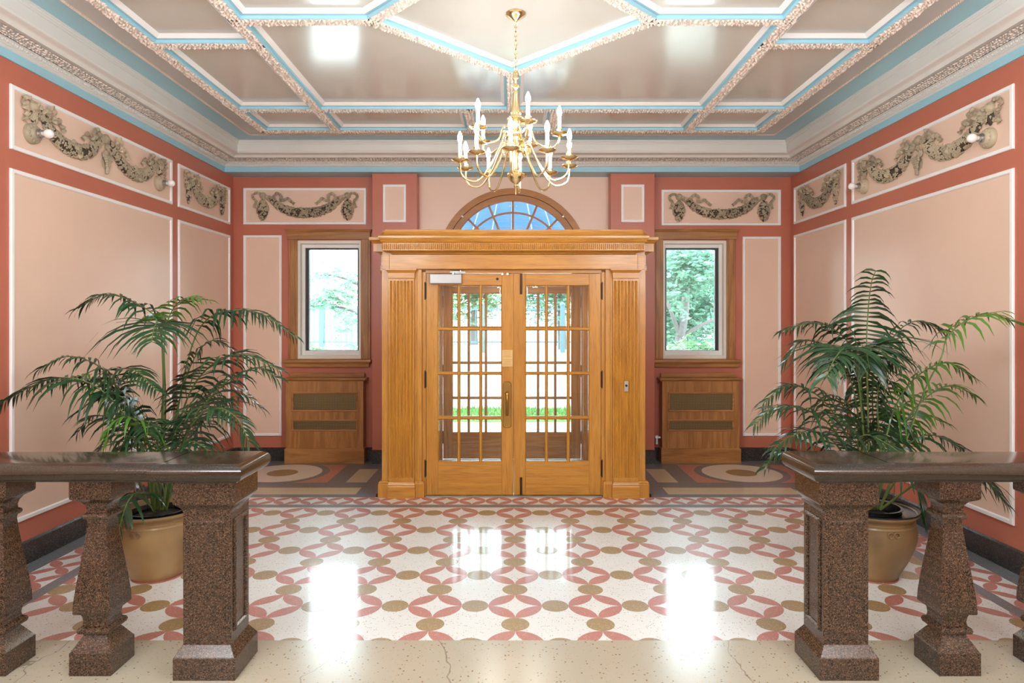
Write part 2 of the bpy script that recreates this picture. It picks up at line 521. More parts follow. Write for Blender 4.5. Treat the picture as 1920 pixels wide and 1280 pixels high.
# pillars
for nm, xa, xb, lb in (('pillar', -1.535, -1.042, 'coral wall pillar with a small peach panel, beside the fence window'),
                       ('pillar', 1.083, 1.565, 'coral wall pillar with a small peach panel, beside the leafy window')):
    mb = MB(); mb.box(xa, PIL_Y, 0, xb, YB, 3.2)
    pl = tag(mb.build(nm, M['coral'], bevel=0.004), lb, 'pillar', kind='structure')
    c = (xa+xb)/2
    wall_panel(pl, PXF, c-0.127, 2.645, c+0.127, 3.06)
# wall behind the camera
mb = MB(); mb.box(-W-TH, YF-TH, 0, W+TH, YF, 3.6)
tag(mb.build('wall_front', M['peach']), 'plain peach wall at the far end of the hall behind the viewer', kind='structure')

# baseboards: charcoal stone slabs
def baseboard(name, label, xf, runs, h, th, step=1.25):
    t = thing(name, (0, 0, 0), label, kind='structure')
    for a, b in runs:
        k = max(1, round((b-a)/step)); L = (b-a)/k
        for i in range(k):
            mb = MB(xf)
            u0, u1 = a+i*L+0.0012, a+(i+1)*L-0.0012
            mb.loft([[(u0,0,0),(u1,0,0),(u1,0,h),(u0,0,h)], [(u0,th,0),(u1,th,0),(u1,th,h-0.008),(u0,th,h-0.008)]])
            mb.build('stone_slab', M['base_stone'], t)
baseboard('baseboard_left', 'charcoal stone baseboard along the left wall', LXF, [(YF, YB)], 0.147, 0.022)
baseboard('baseboard_right', 'charcoal stone baseboard along the right wall', RXF, [(YF, YB)], 0.147, 0.022)
baseboard('baseboard_back', 'charcoal stone baseboard along the back wall behind the heater boxes', BXF, [(-W+0.022, -1.54), (1.57, W-0.022)], 0.147, 0.022)
baseboard('baseboard_pillar', 'charcoal stone baseboard at the foot of the two pillars', PXF, [(-1.54, -1.15), (1.18, 1.57)], 0.150, 0.02)

# ------------------------------------------------------------------ ceiling
mb = MB(); mb.box(-W-TH, YF-TH, ZT, W+TH, YB+TH, ZT+0.12)
ceil = tag(mb.build('ceiling', M['ceil']), 'glossy cream ceiling divided by leaf moulded ribs', kind='structure')
CY = 4.07
BX, BY = 2.42, 2.33
rib_prof = [(0.095, 0.0), (0.070, -0.020), (0.066, -0.022), (0.047, -0.024), (0.045, -0.042), (0.040, -0.046)]
def rib(x0, y0, x1, y1, ext=0.04):
    d = Vector((x1-x0, y1-y0, 0)); L = d.length; d.normalize(); s = Vector((-d.y, d.x, 0)); o = Vector((x0, y0, ZT))
    mb = MB()
    def P(t, w_, h): return tuple(o + d*t + s*w_ + Vector((0, 0, h)))
    def ring(t): return [P(t, w_, h) for w_, h in rib_prof] + [P(t, -w_, h) for w_, h in rib_prof[::-1]]
    a, b = ring(-ext), ring(L+ext); n = len(a)
    ms = [1, 1, 2, 2, 2, 3, 2, 2, 2, 1, 1]
    for i in range(n-1):
        mb.add([a[i], a[i+1], b[i+1], b[i]], [(0, 1, 2, 3)], ms[i])
    mb.add(a, [tuple(range(n))], 2); mb.add(b, [tuple(range(n))], 2)
    r = mb.build('ceiling_rib', [M['cream'], M['white'], M['turq'], M['cream']], ceil, recalc=False)
    # carved leaves on the underside
    mb = MB(); t = 0.0
    while t < L:
        for k in (-1, 0, 1):
            tt = t + random.uniform(-0.006, 0.006); ww = k*0.026 + random.uniform(-0.006, 0.006)
            an = random.uniform(0, 2*PI); la, lb = random.uniform(0.015, 0.022), random.uniform(0.008, 0.012)
            c = o + d*tt + s*ww + Vector((0, 0, -0.045))
            e1 = (d*math.cos(an) + s*math.sin(an))*la; e2 = (s*math.cos(an) - d*math.sin(an))*lb
            top = c + Vector((0, 0, -random.uniform(0.010, 0.017)))
            mb.add([c+e1, c+e2, c-e1, c-e2, top], [(0, 1, 4), (1, 2, 4), (2, 3, 4), (3, 0, 4)])
        t += 0.024
    lf = mb.build('carved_leaves', M['cream_relief'], r, recalc=False); lf['kind'] = 'stuff'
ribs = [(-BX, CY-BY, -BX, CY+BY), (BX, CY-BY, BX, CY+BY), (-BX, CY+BY, BX, CY+BY), (-BX, CY-BY, BX, CY-BY)]
for sg in (-1, 1):
    yc = CY + sg*1.70
    ribs += [(-BX, yc, -1.71, yc), (-1.71, yc, 0, yc), (0, yc, 1.71, yc), (1.71, yc, BX, yc)]
    ribs += [(sg*1.71, CY-BY, sg*1.71, CY), (sg*1.71, CY, sg*1.71, CY+BY)]
    ribs += [(sg*1.71, CY, sg*0.87, CY)]
    ribs += [(sg*0.87, CY, 0, CY+0.87), (sg*0.87, CY, 0, CY-0.87)]
    ribs += [(0, CY+sg*0.87, 0, yc)]
    for q in (-1, 1):
        ribs += [(q*0.385, yc, q*0.385, CY+sg*BY)]
        ribs += [(q*BX, CY+sg*0.348, q*1.71, CY+sg*0.348)]
for r in ribs: rib(*r)

# ------------------------------------------------------------------ cornice, swept round three walls with mitred corners
corn = thing('trim_1', (0, 0, 0), 'stepped plaster cornice with turquoise bands around the top of the walls', kind='structure')
BC = 7.123
def corner_pts(p):
    return [(-(W-p), YF), (-(W-p), BC-p), (W-p, BC-p), (W-p, YF)]
def sweep(name, prof, mat, smooth=40):
    mb = MB(); k = len(prof); vs = []
    for p, z in prof: vs += [(x, y, z) for x, y in corner_pts(p)]
    fs = []
    for i in range(k-1):
        for j in range(3): fs.append((i*4+j, i*4+j+1, (i+1)*4+j+1, (i+1)*4+j))
    mb.add(vs, fs)
    return mb.build(name, mat, corn, recalc=False, smooth=smooth)
sweep('turquoise_fascia', [(-0.30, 3.178), (0.012, 3.178), (0.014, 3.180), (0.014, 3.235)], M['turq'], 20)
sweep('bead', [(0.014, 3.235), (0.020, 3.238), (0.026, 3.244), (0.026, 3.250), (0.032, 3.252)], M['cream'])
sweep('egg_band', [(0.032, 3.252), (0.036, 3.258), (0.048, 3.283), (0.052, 3.287)], M['cream'])
sweep('painted_gap_shadow', [(0.052, 3.287), (0.058, 3.289)], M['painted_gap_shadow'])  # dark colour paints a gap's shadow; the profile itself is closed here
sweep('leaf_band', [(0.058, 3.289), (0.062, 3.286), (0.150, 3.298), (0.156, 3.294)], M['taupe'])
sweep('lower_cyma', [(0.156, 3.294), (0.190, 3.290), (0.196, 3.300), (0.200, 3.308), (0.214, 3.316), (0.232, 3.320), (0.246, 3.328), (0.250, 3.340)], M['cream'])
sweep('cove', [(0.250, 3.340), (0.252, 3.343), (0.2515, 3.346), (0.254, 3.360), (0.256, 3.395), (0.258, 3.412), (0.264, 3.414), (0.265, 3.426), (0.270, 3.428), (0.271, 3.440), (0.278, 3.444), (0.280, ZT)], M['cream'], 25)
sweep('turquoise_ceiling_band', [(0.280, ZT-0.001), (0.280, ZT-0.004), (0.456, ZT-0.004), (0.456, ZT-0.001)], M['turq'], 20)
sweep('ceiling_margin', [(0.478, ZT-0.001), (0.478, ZT-0.0025), (0.640, ZT-0.0025), (0.640, ZT-0.001)], M['taupe'], 20)
# soffit behind the fascia at the back
mb = MB(); mb.box(-W, BC-0.01, 3.179, W, YB, 3.26)
mb.build('soffit', M['cream'], corn)
def along(p, z, step, fn):
    c = corner_pts(p)
    for j in range(3):
        a, b = Vector((c[j][0], c[j][1], z)), Vector((c[j+1][0], c[j+1][1], z))
        if j == 0: a.y = max(a.y, 1.5)
        if j == 2: b.y = max(b.y, 1.5)
        d = b-a; L = d.length; d.normalize(); inward = (Vector((1,0,0)), Vector((0,-1,0)), Vector((-1,0,0)))[j]
        k = int(L/step)
        for i in range(k):
            fn(a + d*((i+0.5)*L/k), d, inward, i)
mb = MB()
def egg(c, d, inw, i):
    up = Vector((0, 0, 1)); nrm = (inw - up*0.5).normalized()
    mb.blob(c + nrm*0.001, 0.0125, nrm, 0, 6, 0.8)
    c2 = c + d*0.02
    e = (up*0.7 + inw*0.35).normalized()
    mb.add([c2 + e*0.014 + nrm*0.001, c2 + d*0.006 + nrm*0.001, c2 - e*0.014 + nrm*0.001, c2 - d*0.006 + nrm*0.001, c2 + nrm*0.008], [(0,1,4),(1,2,4),(2,3,4),(3,0,4)])
along(0.042, 3.270, 0.040, egg)
o = mb.build('egg_and_dart', M['cream'], corn, recalc=False); o['kind'] = 'stuff'
mb = MB()
def lf(c, d, inw, i):
    for k in range(4):
        cc = c + inw*(0.012 + 0.022*k) + d*random.uniform(-0.01, 0.01) + Vector((0, 0, 0.002 + 0.0025*k))
        an = random.uniform(0, PI); la, lb = random.uniform(0.010, 0.016), random.uniform(0.005, 0.008)
        e1 = (d*math.cos(an) + inw*math.sin(an))*la; e2 = (inw*math.cos(an) - d*math.sin(an))*lb
        mb.add([cc+e1, cc+e2, cc-e1, cc-e2, cc - Vector((0, 0, 0.010))], [(0,1,4),(1,2,4),(2,3,4),(3,0,4)])
along(0.062, 3.284, 0.028, lf)
o = mb.build('carved_leaves', M['cream_relief'], corn, recalc=False); o['kind'] = 'stuff'
mb = MB()
def strand(c, d, inw, i):
    e1 = (d*0.9 + inw*0.55).normalized(); e2 = Vector((0, 0, 1)).cross(e1)
    vs = []
    for h, r in ((0.0, 1.0), (-0.009, 0.72)):
        for k in range(6):
            a = 2*PI*k/6
            vs.append(c + e1*0.017*math.cos(a)*r + e2*0.0075*math.sin(a)*r + Vector((0, 0, h)))
    vs.append(c + Vector((0, 0, -0.013)))
    mb.add(vs, [(k, (k+1) % 6, 6+(k+1) % 6, 6+k) for k in range(6)] + [(6+k, 6+(k+1) % 6, 12) for k in range(6)])
along(0.467, ZT-0.001, 0.018, strand)
o = mb.build('rope_moulding', M['cream_relief'], corn, recalc=False, smooth=60); o['kind'] = 'stuff'

# ------------------------------------------------------------------ floor with terrazzo inlay
YE = 3.195          # edge between inlaid floor and plain beige floor
mb = MB(); mb.box(-W-TH, YE, -0.15, W+TH, YB+TH+0.02, 0)
floor = tag(mb.build('floor', M['terr']), 'polished cream terrazzo floor inlaid with rose petals and ochre discs', kind='structure')
mb = MB(); mb.box(-W-TH, YF-TH, -0.15, W+TH, YE, 0.0015)
tag(mb.build('floor_landing', M['beige']), 'plain beige speckled terrazzo floor under the balustrades', kind='structure')
FX, FY0, FY1 = 2.665, YE, 5.494     # field
S, X0, A0 = 0.4375, 0.017, 3.587
EPS = 0.0007
def clip(poly, x0, y0, x1, y1):
    for ax, lim, sg in ((0, x0, 1), (0, x1, -1), (1, y0, 1), (1, y1, -1)):
        out = []
        for i in range(len(poly)):
            p, q = poly[i], poly[(i+1) % len(poly)]
            dp, dq = sg*(p[ax]-lim), sg*(q[ax]-lim)
            if dp >= 0: out.append(p)
            if (dp >= 0) != (dq >= 0):
                t = dp/(dp-dq); out.append((p[0]+(q[0]-p[0])*t, p[1]+(q[1]-p[1])*t))
        poly = out
        if len(poly) < 3: return []
    return poly
def petal(cx, cy, r, k):
    # lens between two neighbouring cardinal points of a circle
    a0 = k*PI/2; pts = []; n = 9
    for i in range(n+1):
        a = a0 + PI/2*i/n; pts.append((r*math.cos(a), r*math.sin(a)))
    ox, oy = r*(math.cos(a0)+math.cos(a0+PI/2)), r*(math.sin(a0)+math.sin(a0+PI/2))
    for i in range(1, n):
        a = a0 + PI + PI/2*i/n; pts.append((ox+r*math.cos(a), oy+r*math.sin(a)))
    # pts run: outer arc a0->a0+90, then inner arc back
    return [(cx+x, cy+y) for x, y in pts]
def disc(cx, cy, r, n=24):
    return [(cx+r*math.cos(2*PI*i/n), cy+r*math.sin(2*PI*i/n)) for i in range(n)]
def plate(mb, poly, h=EPS):
    n = len(poly)
    mb.add([(x, y, h) for x, y in poly] + [(x, y, -0.002) for x, y in poly], [tuple(range(n))] + [(i, (i+1) % n, n+(i+1) % n, n+i) for i in range(n)])
cache = {}
def inlay(name, mat, cx, cy, polyfn, key):
    full = polyfn(cx, cy); c = clip(full, -FX, FY0, FX, FY1)
    if not c: return None
    whole = len(c) == len(full) and all(abs(a[0]-b[0])+abs(a[1]-b[1]) < 1e-9 for a, b in zip(c, full))
    if whole and key in cache:
        o = bpy.data.objects.new(name, cache[key]); o.location = (cx, cy, 0); o.parent = floor; col.objects.link(o); return o
    mb = MB(); plate(mb, [(x-cx, y-cy) for x, y in c])
    o = mb.build(name, mat, floor, loc=(cx, cy, 0))
    if whole: cache[key] = o.data
    return o
rest = MB(); npet = 0
stars = [(X0+i*S, A0+j*S) for j in range(-1, 5) for i in range(-6, 7)]
for sx_, sy_ in stars:
    for k in range(4):
        if npet < 292:
            if inlay('petal_inlay', M['petal'], sx_, sy_, lambda a, b, k=k: petal(a, b, S/3, k), ('p', k)): npet += 1
        else:
            c = clip(petal(sx_, sy_, S/3, k), -FX, FY0, FX, FY1)
            if c: plate(rest, c)
for j in range(-1, 5):
    for i in range(-7, 7):
        inlay('disc_inlay', M['ochre'], X0+(i+0.5)*S, A0+j*S, lambda a, b: disc(a, b, S/6), 'd')
for j in range(-2, 4):
    for i in range(-6, 7):
        inlay('disc_inlay', M['ochre'], X0+i*S, A0+(j+0.5)*S, lambda a, b: disc(a, b, S/6), 'd')
# border of small linked rings, grey strips
B0, B1 = 5.579, 5.812
RB = (B1-B0)/2
k = 26; st = 2*2.98/k
for i in range(k):
    for q in range(4): plate(rest, [(-2.98+(i+0.5)*st+(x)*st/2/RB, (B0+B1)/2+y) for x, y in petal(0, 0, RB, q)])
xb = (2.75+2.98)/2; k = 10; st = (B0-YE)/k
for sg in (-1, 1):
    for i in range(k):
        for q in range(4):
            c = clip([(sg*xb+x, B0-(i+0.5)*st+y*st/2/RB) for x, y in petal(0, 0, RB, q)], -3.2, YE, 3.2, 7)
            if c: plate(rest, c)
o = rest.build('border_petals', M['petal'], floor, recalc=False); o['kind'] = 'stuff'
mb = MB()
for r in ((-2.75, 5.494, 2.75, 5.579), (-2.75, YE, -2.665, 5.494), (2.665, YE, 2.75, 5.494),
          (-W, YE, -2.98, YB), (2.98, YE, W, YB), (-2.98, B1, 2.98, YB)):
    plate(mb, [(r[0], r[1]), (r[2], r[1]), (r[2], r[3]), (r[0], r[3])], 0.0004)
mb.build('grey_strip', M['grey_t'], floor, recalc=False)
for sg in (-1, 1):
    def R(x0, y0, x1, y1, mat, nm, h=EPS):
        a, b = sorted((sg*x0, sg*x1)); m_ = MB(); plate(m_, [(a, y0), (b, y0), (b, y1), (a, y1)], h); m_.build(nm, mat, floor)
    R(1.41, 5.91, 2.61, 6.15, M['cream_t'], 'buff_strip')
    R(1.41, 6.35, 1.61, 6.93, M['cream_t'], 'buff_block')
    R(1.79, 6.345, 2.93, 7.14, M['pink_t'], 'pink_panel')
    for r, mt, nm, h in ((0.47, 'grey_t', 'grey_ring', 0.0012), (0.395, 'white_t', 'white_disc', 0.0017), (0.154, 'ochre', 'brown_disc', 0.0022)):
        pl = disc(sg*2.361, 6.75, r, 48)
        if nm == 'grey_ring': pl = clip(pl, -9, 6.345, 9, 7.14)
        m_ = MB(); plate(m_, pl, h); m_.build(nm, M[mt], floor)

# ------------------------------------------------------------------ windows
def window(name, sg, label):
    t = thing(name, (0, 0, 0), label, kind='structure')
    X = lambda x: sg*x
    def bx(nm, x0, y0, z0, x1, y1, z1, mat, bevel=0.003):
        a, b = sorted((X(x0), X(x1))); m_ = MB(); m_.box(a, y0, z0, b, y1, z1); return m_.build(nm, mat, t, bevel=bevel)
    # oak casing
    for x0, x1 in ((2.402, 2.497), (1.584, 1.690)):
        m_ = MB(); a, b = sorted((X(x0), X(x1)))
        m_.box(a, YB-0.030, 1.137, b, YB, 2.478); m_.box(a+0.022, YB-0.038, 1.137, b-0.022, YB-0.030, 2.478)
        m_.build('casing_leg', M['doak_v'], t, bevel=0.003)
    a, b = sorted((X(1.584), X(2.512)))
    m_ = MB(); m_.rect_loft((a+b)/2, YB-0.022, (b-a)/2, 0.022, [(0, 2.478), (0, 2.555), (0.008, 2.560), (0.012, 2.570), (0.020, 2.582), (0.020, 2.588), (0, 2.590)])
    m_.build('casing_header', M['doak_h'], t)
    a, b = sorted((X(1.584), X(2.535)))
    m_ = MB(); m_.rect_loft((a+b)/2, YB-0.03, (b-a)/2-0.012, 0.025, [(0, 1.053), (0.004, 1.085), (0.012, 1.098), (0.012, 1.100), (0.024, 1.104), (0.026, 1.116), (0.024, 1.130), (0.016, 1.137)])
    m_.build('sill', M['doak_h'], t)
    # painted frame, stepped
    def ring(nm, x0, z0, x1, z1, wl, wr, wb, wt, y0, y1, mat):
        m_ = MB()
        for q in ((x0, z0, x0+wl, z1), (x1-wr, z0, x1, z1), (x0+wl, z0, x1-wr, z0+wb), (x0+wl, z1-wt, x1-wr, z1)):
            a, b = sorted((X(q[0]), X(q[2]))); m_.box(a, y0, q[1], b, y1, q[3])
        return m_.build(nm, mat, t, bevel=0.002)
    ring('outer_frame', 1.690, 1.140, 2.402, 2.465, 0.022, 0.030, 0.038, 0.034, YB-0.01, YB+0.10, M['cream_vinyl'])
    ring('sash_frame', 1.712, 1.178, 2.372, 2.431, 0.020, 0.036, 0.052, 0.042, YB+0.05, YB+0.12, M['vinyl'])
    ring('gasket', 1.731, 1.228, 2.338, 2.391, 0.020, 0.036, 0.008, 0.018, YB+0.075, YB+0.13, M['gasket'])
    m_ = MB(); a, b = sorted((X(1.75), X(2.30))); m_.box(a, YB+0.10, 1.232, b, YB+0.106, 2.375); m_.build('pane', M['glass'], t)
    m_ = MB(); a, b = sorted((X(2.10), X(2.24))); m_.box(a, YB+0.035, 1.196, b, YB+0.052, 1.210)
    m_.tube([(X(2.22), YB+0.04, 1.205), (X(2.225), YB+0.02, 1.222), (X(2.235), YB+0.015, 1.232)], 0.006, 6)
    m_.build('crank_handle', M['vinyl'], t)
    # latch on the sash
    m_ = MB(); a, b = sorted((X(1.716), X(1.726))); m_.box(a, YB+0.03, 1.74, b, YB+0.05, 1.82); m_.build('latch', M['vinyl'], t)
window('window_1', -1, 'oak cased window looking out on the iron fence and pale building')
window('window_2', 1, 'oak cased window filled with tree foliage and a forked trunk')

# fanlight
fan = thing('window_3', (0, 0, 0), 'half round fanlight with radiating bars above the carved entrance', kind='structure')
CX = 0.010
def arc_strip(mb, r0, r1, y0, y1, a0=0.0, a1=PI, n=40, m=0):
    rings = []
    for i in range(n+1):
        a = a0 + (a1-a0)*i/n; c, s_ = math.cos(a), math.sin(a)
        rings.append([(CX+r0*c, y0, Z_ARCH+r0*s_), (CX+r1*c, y0, Z_ARCH+r1*s_), (CX+r1*c, y1, Z_ARCH+r1*s_), (CX+r0*c, y1, Z_ARCH+r0*s_)])
    mb.loft(rings, m)
mb = MB(); arc_strip(mb, 0.775, 0.845, YB-0.026, YB+0.02); mb.build('arch_casing', M['arch_oak'], fan, bevel=0.003)
mb = MB(); arc_strip(mb, 0.705, 0.772, YB-0.014, YB+0.06); mb.build('arch_sash', M['arch_oak'], fan, bevel=0.003)
mb = MB(); arc_strip(mb, 0.566, 0.586, YB+0.012, YB+0.04); mb.build('muntin', M['arch_oak'], fan)
mb = MB(); arc_strip(mb, 0.20, 0.225, YB+0.012, YB+0.04); mb.build('muntin', M['arch_oak'], fan)
for i in range(1, 8):
    a = PI*i/8; d = Vector((math.cos(a), 0, math.sin(a))); s_ = Vector((-d.z, 0, d.x))*0.012
    c = Vector((CX, 0, Z_ARCH)); mb = MB()
    mb.loft([[tuple(c+d*r - s_+Vector((0, y, 0))) if q else tuple(c+d*r + s_+Vector((0, y, 0))) for q, y in ((0, YB+0.008), (1, YB+0.008), (1, YB+0.044), (0, YB+0.044))] for r in (0.2, 0.71)])
    mb.build('muntin', M['arch_oak'], fan)
rr = [0.0, 0.2, 0.576, 0.71]
for i in range(8):
    for k in range(3):
        if k == 0 and i % 8: continue
        mb = MB()
        if k == 0: arc_strip(mb, 0.01, 0.2, YB+0.026, YB+0.030, 0, PI, 20)
        else: arc_strip(mb, rr[k], rr[k+1], YB+0.026, YB+0.030, PI*i/8, PI*(i+1)/8, 6)
        mb.build('pane', M['glass'], fan)
for a in (PI*0.24, PI*0.76):
    mb = MB(); c = (CX+0.772*math.cos(a), YB-0.03, Z_ARCH+0.772*math.sin(a))
    mb.box(c[0]-0.010, c[1], c[2]-0.008, c[0]+0.010, c[1]+0.016, c[2]+0.008); mb.tube([c, (c[0]+0.014, c[1]-0.006, c[2]+0.014)], 0.004, 6)
    mb.build('catch', M['steel'], fan)
mb = MB(); mb.box(-R_ARCH, YB-0.01, 2.06, R_ARCH, YB+0.10, 2.215); mb.build('transom', M['arch_oak'], fan)

# ------------------------------------------------------------------ carved oak vestibule
PX = 0.0142
YO_ = 7.40
YV = 5.81
vest = thing('vestibule', (PX, YV, 0), 'carved honey oak vestibule with fluted pilasters and deep cornice around the double doors', 'vestibule')
def vb(name, mb, mat, parent=None, **k): return mb.build(name, mat, parent or vest, **k)
# local coords: x from centre, y from YV towards the back wall
DEP = PIL_Y - YV
mb = MB()
for sg in (-1, 1):
    a, b = sorted((sg*0.860, sg*1.165)); mb_ = MB(); mb_.box(a, 0.03, 0, b, DEP-0.004, 2.19); vb('side_wall', mb_, M['oak_v'])
mb_ = MB(); mb_.box(-1.165, 0.06, 2.14, 1.165, DEP-0.004, 2.29); vb('roof_slab', mb_, M['oak_h'])
for sg in (-1, 1):
    def SX(a, b): return sorted((sg*a, sg*b))
    a, b = SX(0.815, 0.858); m_ = MB(); m_.box(a, 0.010, 0, b, 0.07, 2.02); vb('jamb_casing', m_, M['oak_v'], bevel=0.004)
    a, b = SX(0.783, 0.818); m_ = MB(); m_.box(a, 0.045, 0, b, 0.14, 2.0); vb('jamb', m_, M['oak_v'], bevel=0.003)
    # backing board of the pilaster
    a, b = SX(0.858, 1.170); m_ = MB(); m_.box(a, 0.012, 0, b, 0.05, 2.02); vb('pilaster_board', m_, M['oak_v'], bevel=0.003)
    # fluted shaft as a height field
    cx = sg*0.990; hw = 0.111; nfl = 7; pit = 2*hw/nfl*0.96; fw = pit*0.36
    us = []
    for k in range(nfl):
        c = (k-(nfl-1)/2)*pit
        for q in (-1, -0.99, -0.8, -0.5, 0, 0.5, 0.8, 0.99, 1): us.append(c+q*fw)
    us = [-hw] + us + [hw]
    zs_ = []
    for e in (0.175, 1.915):
        s2 = 1 if e < 1 else -1
        zs_ += [e + s2*fw*q for q in (0.0, 0.05, 0.2, 0.45, 0.7, 1.0)]
    zs_ = sorted(zs_ + [0.14, 0.5, 1.0, 1.5, 1.937])
    z0f, z1f = 0.175+fw, 1.915-fw
    vs, fs = [], []
    for z in zs_:
        for u in us:
            kc = round(u/pit + (nfl-1)/2); kc = min(max(kc, 0), nfl-1); c = (kc-(nfl-1)/2)*pit
            dz = max(z0f-z, z-z1f, 0); dd = math.hypot(u-c, dz)
            dep = math.sqrt(max(0, fw*fw-dd*dd))*1.35 if dd < fw else 0
            vs.append((cx+u, -0.018+dep, z))
    nu = len(us)
    for i in range(len(zs_)-1):
        for j in range(nu-1): fs.append((i*nu+j, i*nu+j+1, (i+1)*nu+j+1, (i+1)*nu+j))
    m_ = MB(); m_.add(vs, fs); 
    for q in (-1, 1): m_.add([(cx+q*hw, -0.018, 0.14), (cx+q*hw, 0.0115, 0.14), (cx+q*hw, 0.0115, 1.937), (cx+q*hw, -0.018, 1.937)], [(0, 1, 2, 3)])
    pil = vb('pilaster', m_, M['oak_v'], recalc=False, smooth=35)
    m_ = MB(); m_.rect_loft(cx, 0.0, hw+0.002, 0.028, [(0, 1.937), (0.003, 1.939), (0.003, 1.985), (0.006, 1.989), (0.010, 1.994), (0.018, 2.004), (0.022, 2.008), (0.022, 2.018)])
    vb('capital', m_, M['oak_h'], pil)
    m_ = MB(); m_.rect_loft(cx, 0.0, hw+0.004, 0.034, [(0.006, 0.0), (0.006, 0.10), (0.003, 0.108), (0.004, 0.118), (0, 0.126), (-0.004, 0.140)])
    vb('plinth', m_, M['oak_h'], pil)
    a, b = SX(1.108, 1.185); m_ = MB(); m_.rect_loft((a+b)/2, 0.10, (b-a)/2, 0.11, [(0.012, 0), (0.012, 0.118), (0.006, 0.126), (0.010, 0.132), (0.0, 0.145)]); vb('corner_plinth', m_, M['oak_v'])
    a, b = SX(0.797, 0.875); m_ = MB(); m_.rect_loft((a+b)/2, 0.035, (b-a)/2, 0.035, [(0.004, 0), (0.004, 0.118), (0.002, 0.126), (0, 0.140)]); vb('casing_plinth', m_, M['oak_v'])
    # return capital on the side of the vestibule
    m_ = MB(); m_.rect_loft(sg*1.175, 0.30, 0.012, 0.15, [(0, 1.92), (0.006, 1.925), (0.006, 1.985), (0.016, 1.990), (0.026, 2.008), (0.028, 2.018), (0.02, 2.02), (0.02, 2.06)]); vb('return_capital', m_, M['oak_h'])
    a, b = SX(1.160, 1.182); m_ = MB(); m_.box(a, 0.16, 0.14, b, 0.44, 1.925); vb('return_pilaster', m_, M['oak_v'], bevel=0.003)
    a, b = SX(1.150, 1.190); m_ = MB(); m_.box(a, 0.085, 2.06, b, DEP-0.09, 2.172); vb('return_frieze', m_, M['oak_h'])
m_ = MB(); m_.box(-1.098, -0.012, 2.020, 1.098, 0.06, 2.150); vb('frieze_board', m_, M['oak_h'], bevel=0.003)
m_ = MB(); m_.box(-1.165, 0.005, 2.018, 1.165, 0.08, 2.175); vb('frieze_backing', m_, M['oak_h'], bevel=0.003)
m_ = MB(); m_.box(-0.783, 0.04, 1.990, 0.783, 0.14, 2.025); vb('head_jamb', m_, M['oak_h'])
m_ = MB(); m_.rect_loft(0, (DEP+0.04-0.082)/2, 1.195, (DEP-0.04-0.082)/2, [(0.0, 2.160), (0.008, 2.168), (0.045, 2.176), (0.045, 2.245), (0.050, 2.250), (0.058, 2.256), (0.060, 2.262), (0.068, 2.268), (0.078, 2.276), (0.078, 2.300), (0.060, 2.302)])
vb('return_cornice', m_, M['oak_h'])
m_ = MB(); m_.rect_loft(0, 0.04, 1.080, 0.07, [(0.0, 2.152), (0.006, 2.162), (0.035, 2.170), (0.062, 2.174), (0.066, 2.178), (0.066, 2.184), (0.060, 2.186), (0.060, 2.240), (0.068, 2.244), (0.070, 2.250), (0.078, 2.253), (0.080, 2.262), (0.088, 2.268), (0.090, 2.278), (0.096, 2.282), (0.096, 2.300), (0.080, 2.302)])
crn = vb('front_cornice', m_, M['oak_h'])
m_ = MB(); m_.rect_loft(0, DEP/2-0.025, 1.165, DEP/2-0.055, [(0.075, 2.300), (0.052, 2.306), (0.030, 2.318), (0.012, 2.334), (0.002, 2.350), (0.0, 2.366), (-0.02, 2.368)])
m_.rect_loft(0, 0.05, 1.10, 0.06, [(0.080, 2.300), (0.060, 2.306), (0.044, 2.318), (0.036, 2.334), (0.032, 2.350), (0.030, 2.366), (0.0, 2.367)])
vb('crown_cove', m_, M['oak_h'])
# reeds: a row of small round-topped flutes
m_ = MB(); wd = 0.0172; nr = int(2*1.152/wd)
for i in range(nr):
    x = -1.152 + (i+0.5)*wd; y0 = -0.030-0.060
    h0, h1 = 2.188, 2.232
    pr = []
    for q in range(5):
        a = PI*q/4; pr.append((x + 0.0058*math.cos(a), y0-0.0095*math.sin(a)))
    m_.loft([[(px, py, z) for px, py in pr] for z in (h0, h1-0.003)] + [[(x+(px-x)*0.4, y0+(py-y0)*0.4, h1+0.003) for px, py in pr]], cap0=True, cap1=True)
for sg in (-1, 1):
    for i in range(3):
        x = sg*(1.180 + i*wd + 0.006); y0 = 0.0
        m_.box(x-0.0055, y0-0.006, 2.188, x+0.0055, y0+0.02, 2.236)
o = vb('reeded_band', m_, M['oak_v'], recalc=False, smooth=50); o['kind'] = 'stuff'; 
# door bell
m_ = MB(); m_.box(0.975, -0.028, 0.940, 1.012, -0.016, 1.030); bell = vb('doorbell_plate', m_, M['steel'], bevel=0.002)
m_ = MB(); m_.lathe([(0.011, 0.0), (0.011, -0.004), (0.006, -0.007)], (0.9935, -0.028, 0.992), 12, axis='y'); vb('bell_button', m_, M['iron'], bell)
# foot stops at the corners
for sg in (-1, 1):
    m_ = MB(); m_.lathe([(0.016, 0), (0.016, 0.02), (0.010, 0.028)], (sg*1.208, 0.02, 0), 10); vb('corner_stop', m_, M['iron'])
m_ = MB(); m_.box(-0.783, 0.03, 0, 0.783, 0.14, 0.004); vb('threshold', m_, M['steel'])
m_ = MB(); m_.box(-0.78, YV+0.14, 0.0, 0.78, YO_-0.0, 0.003); m_.build('vestibule_paving', M['grey_t'], floor)

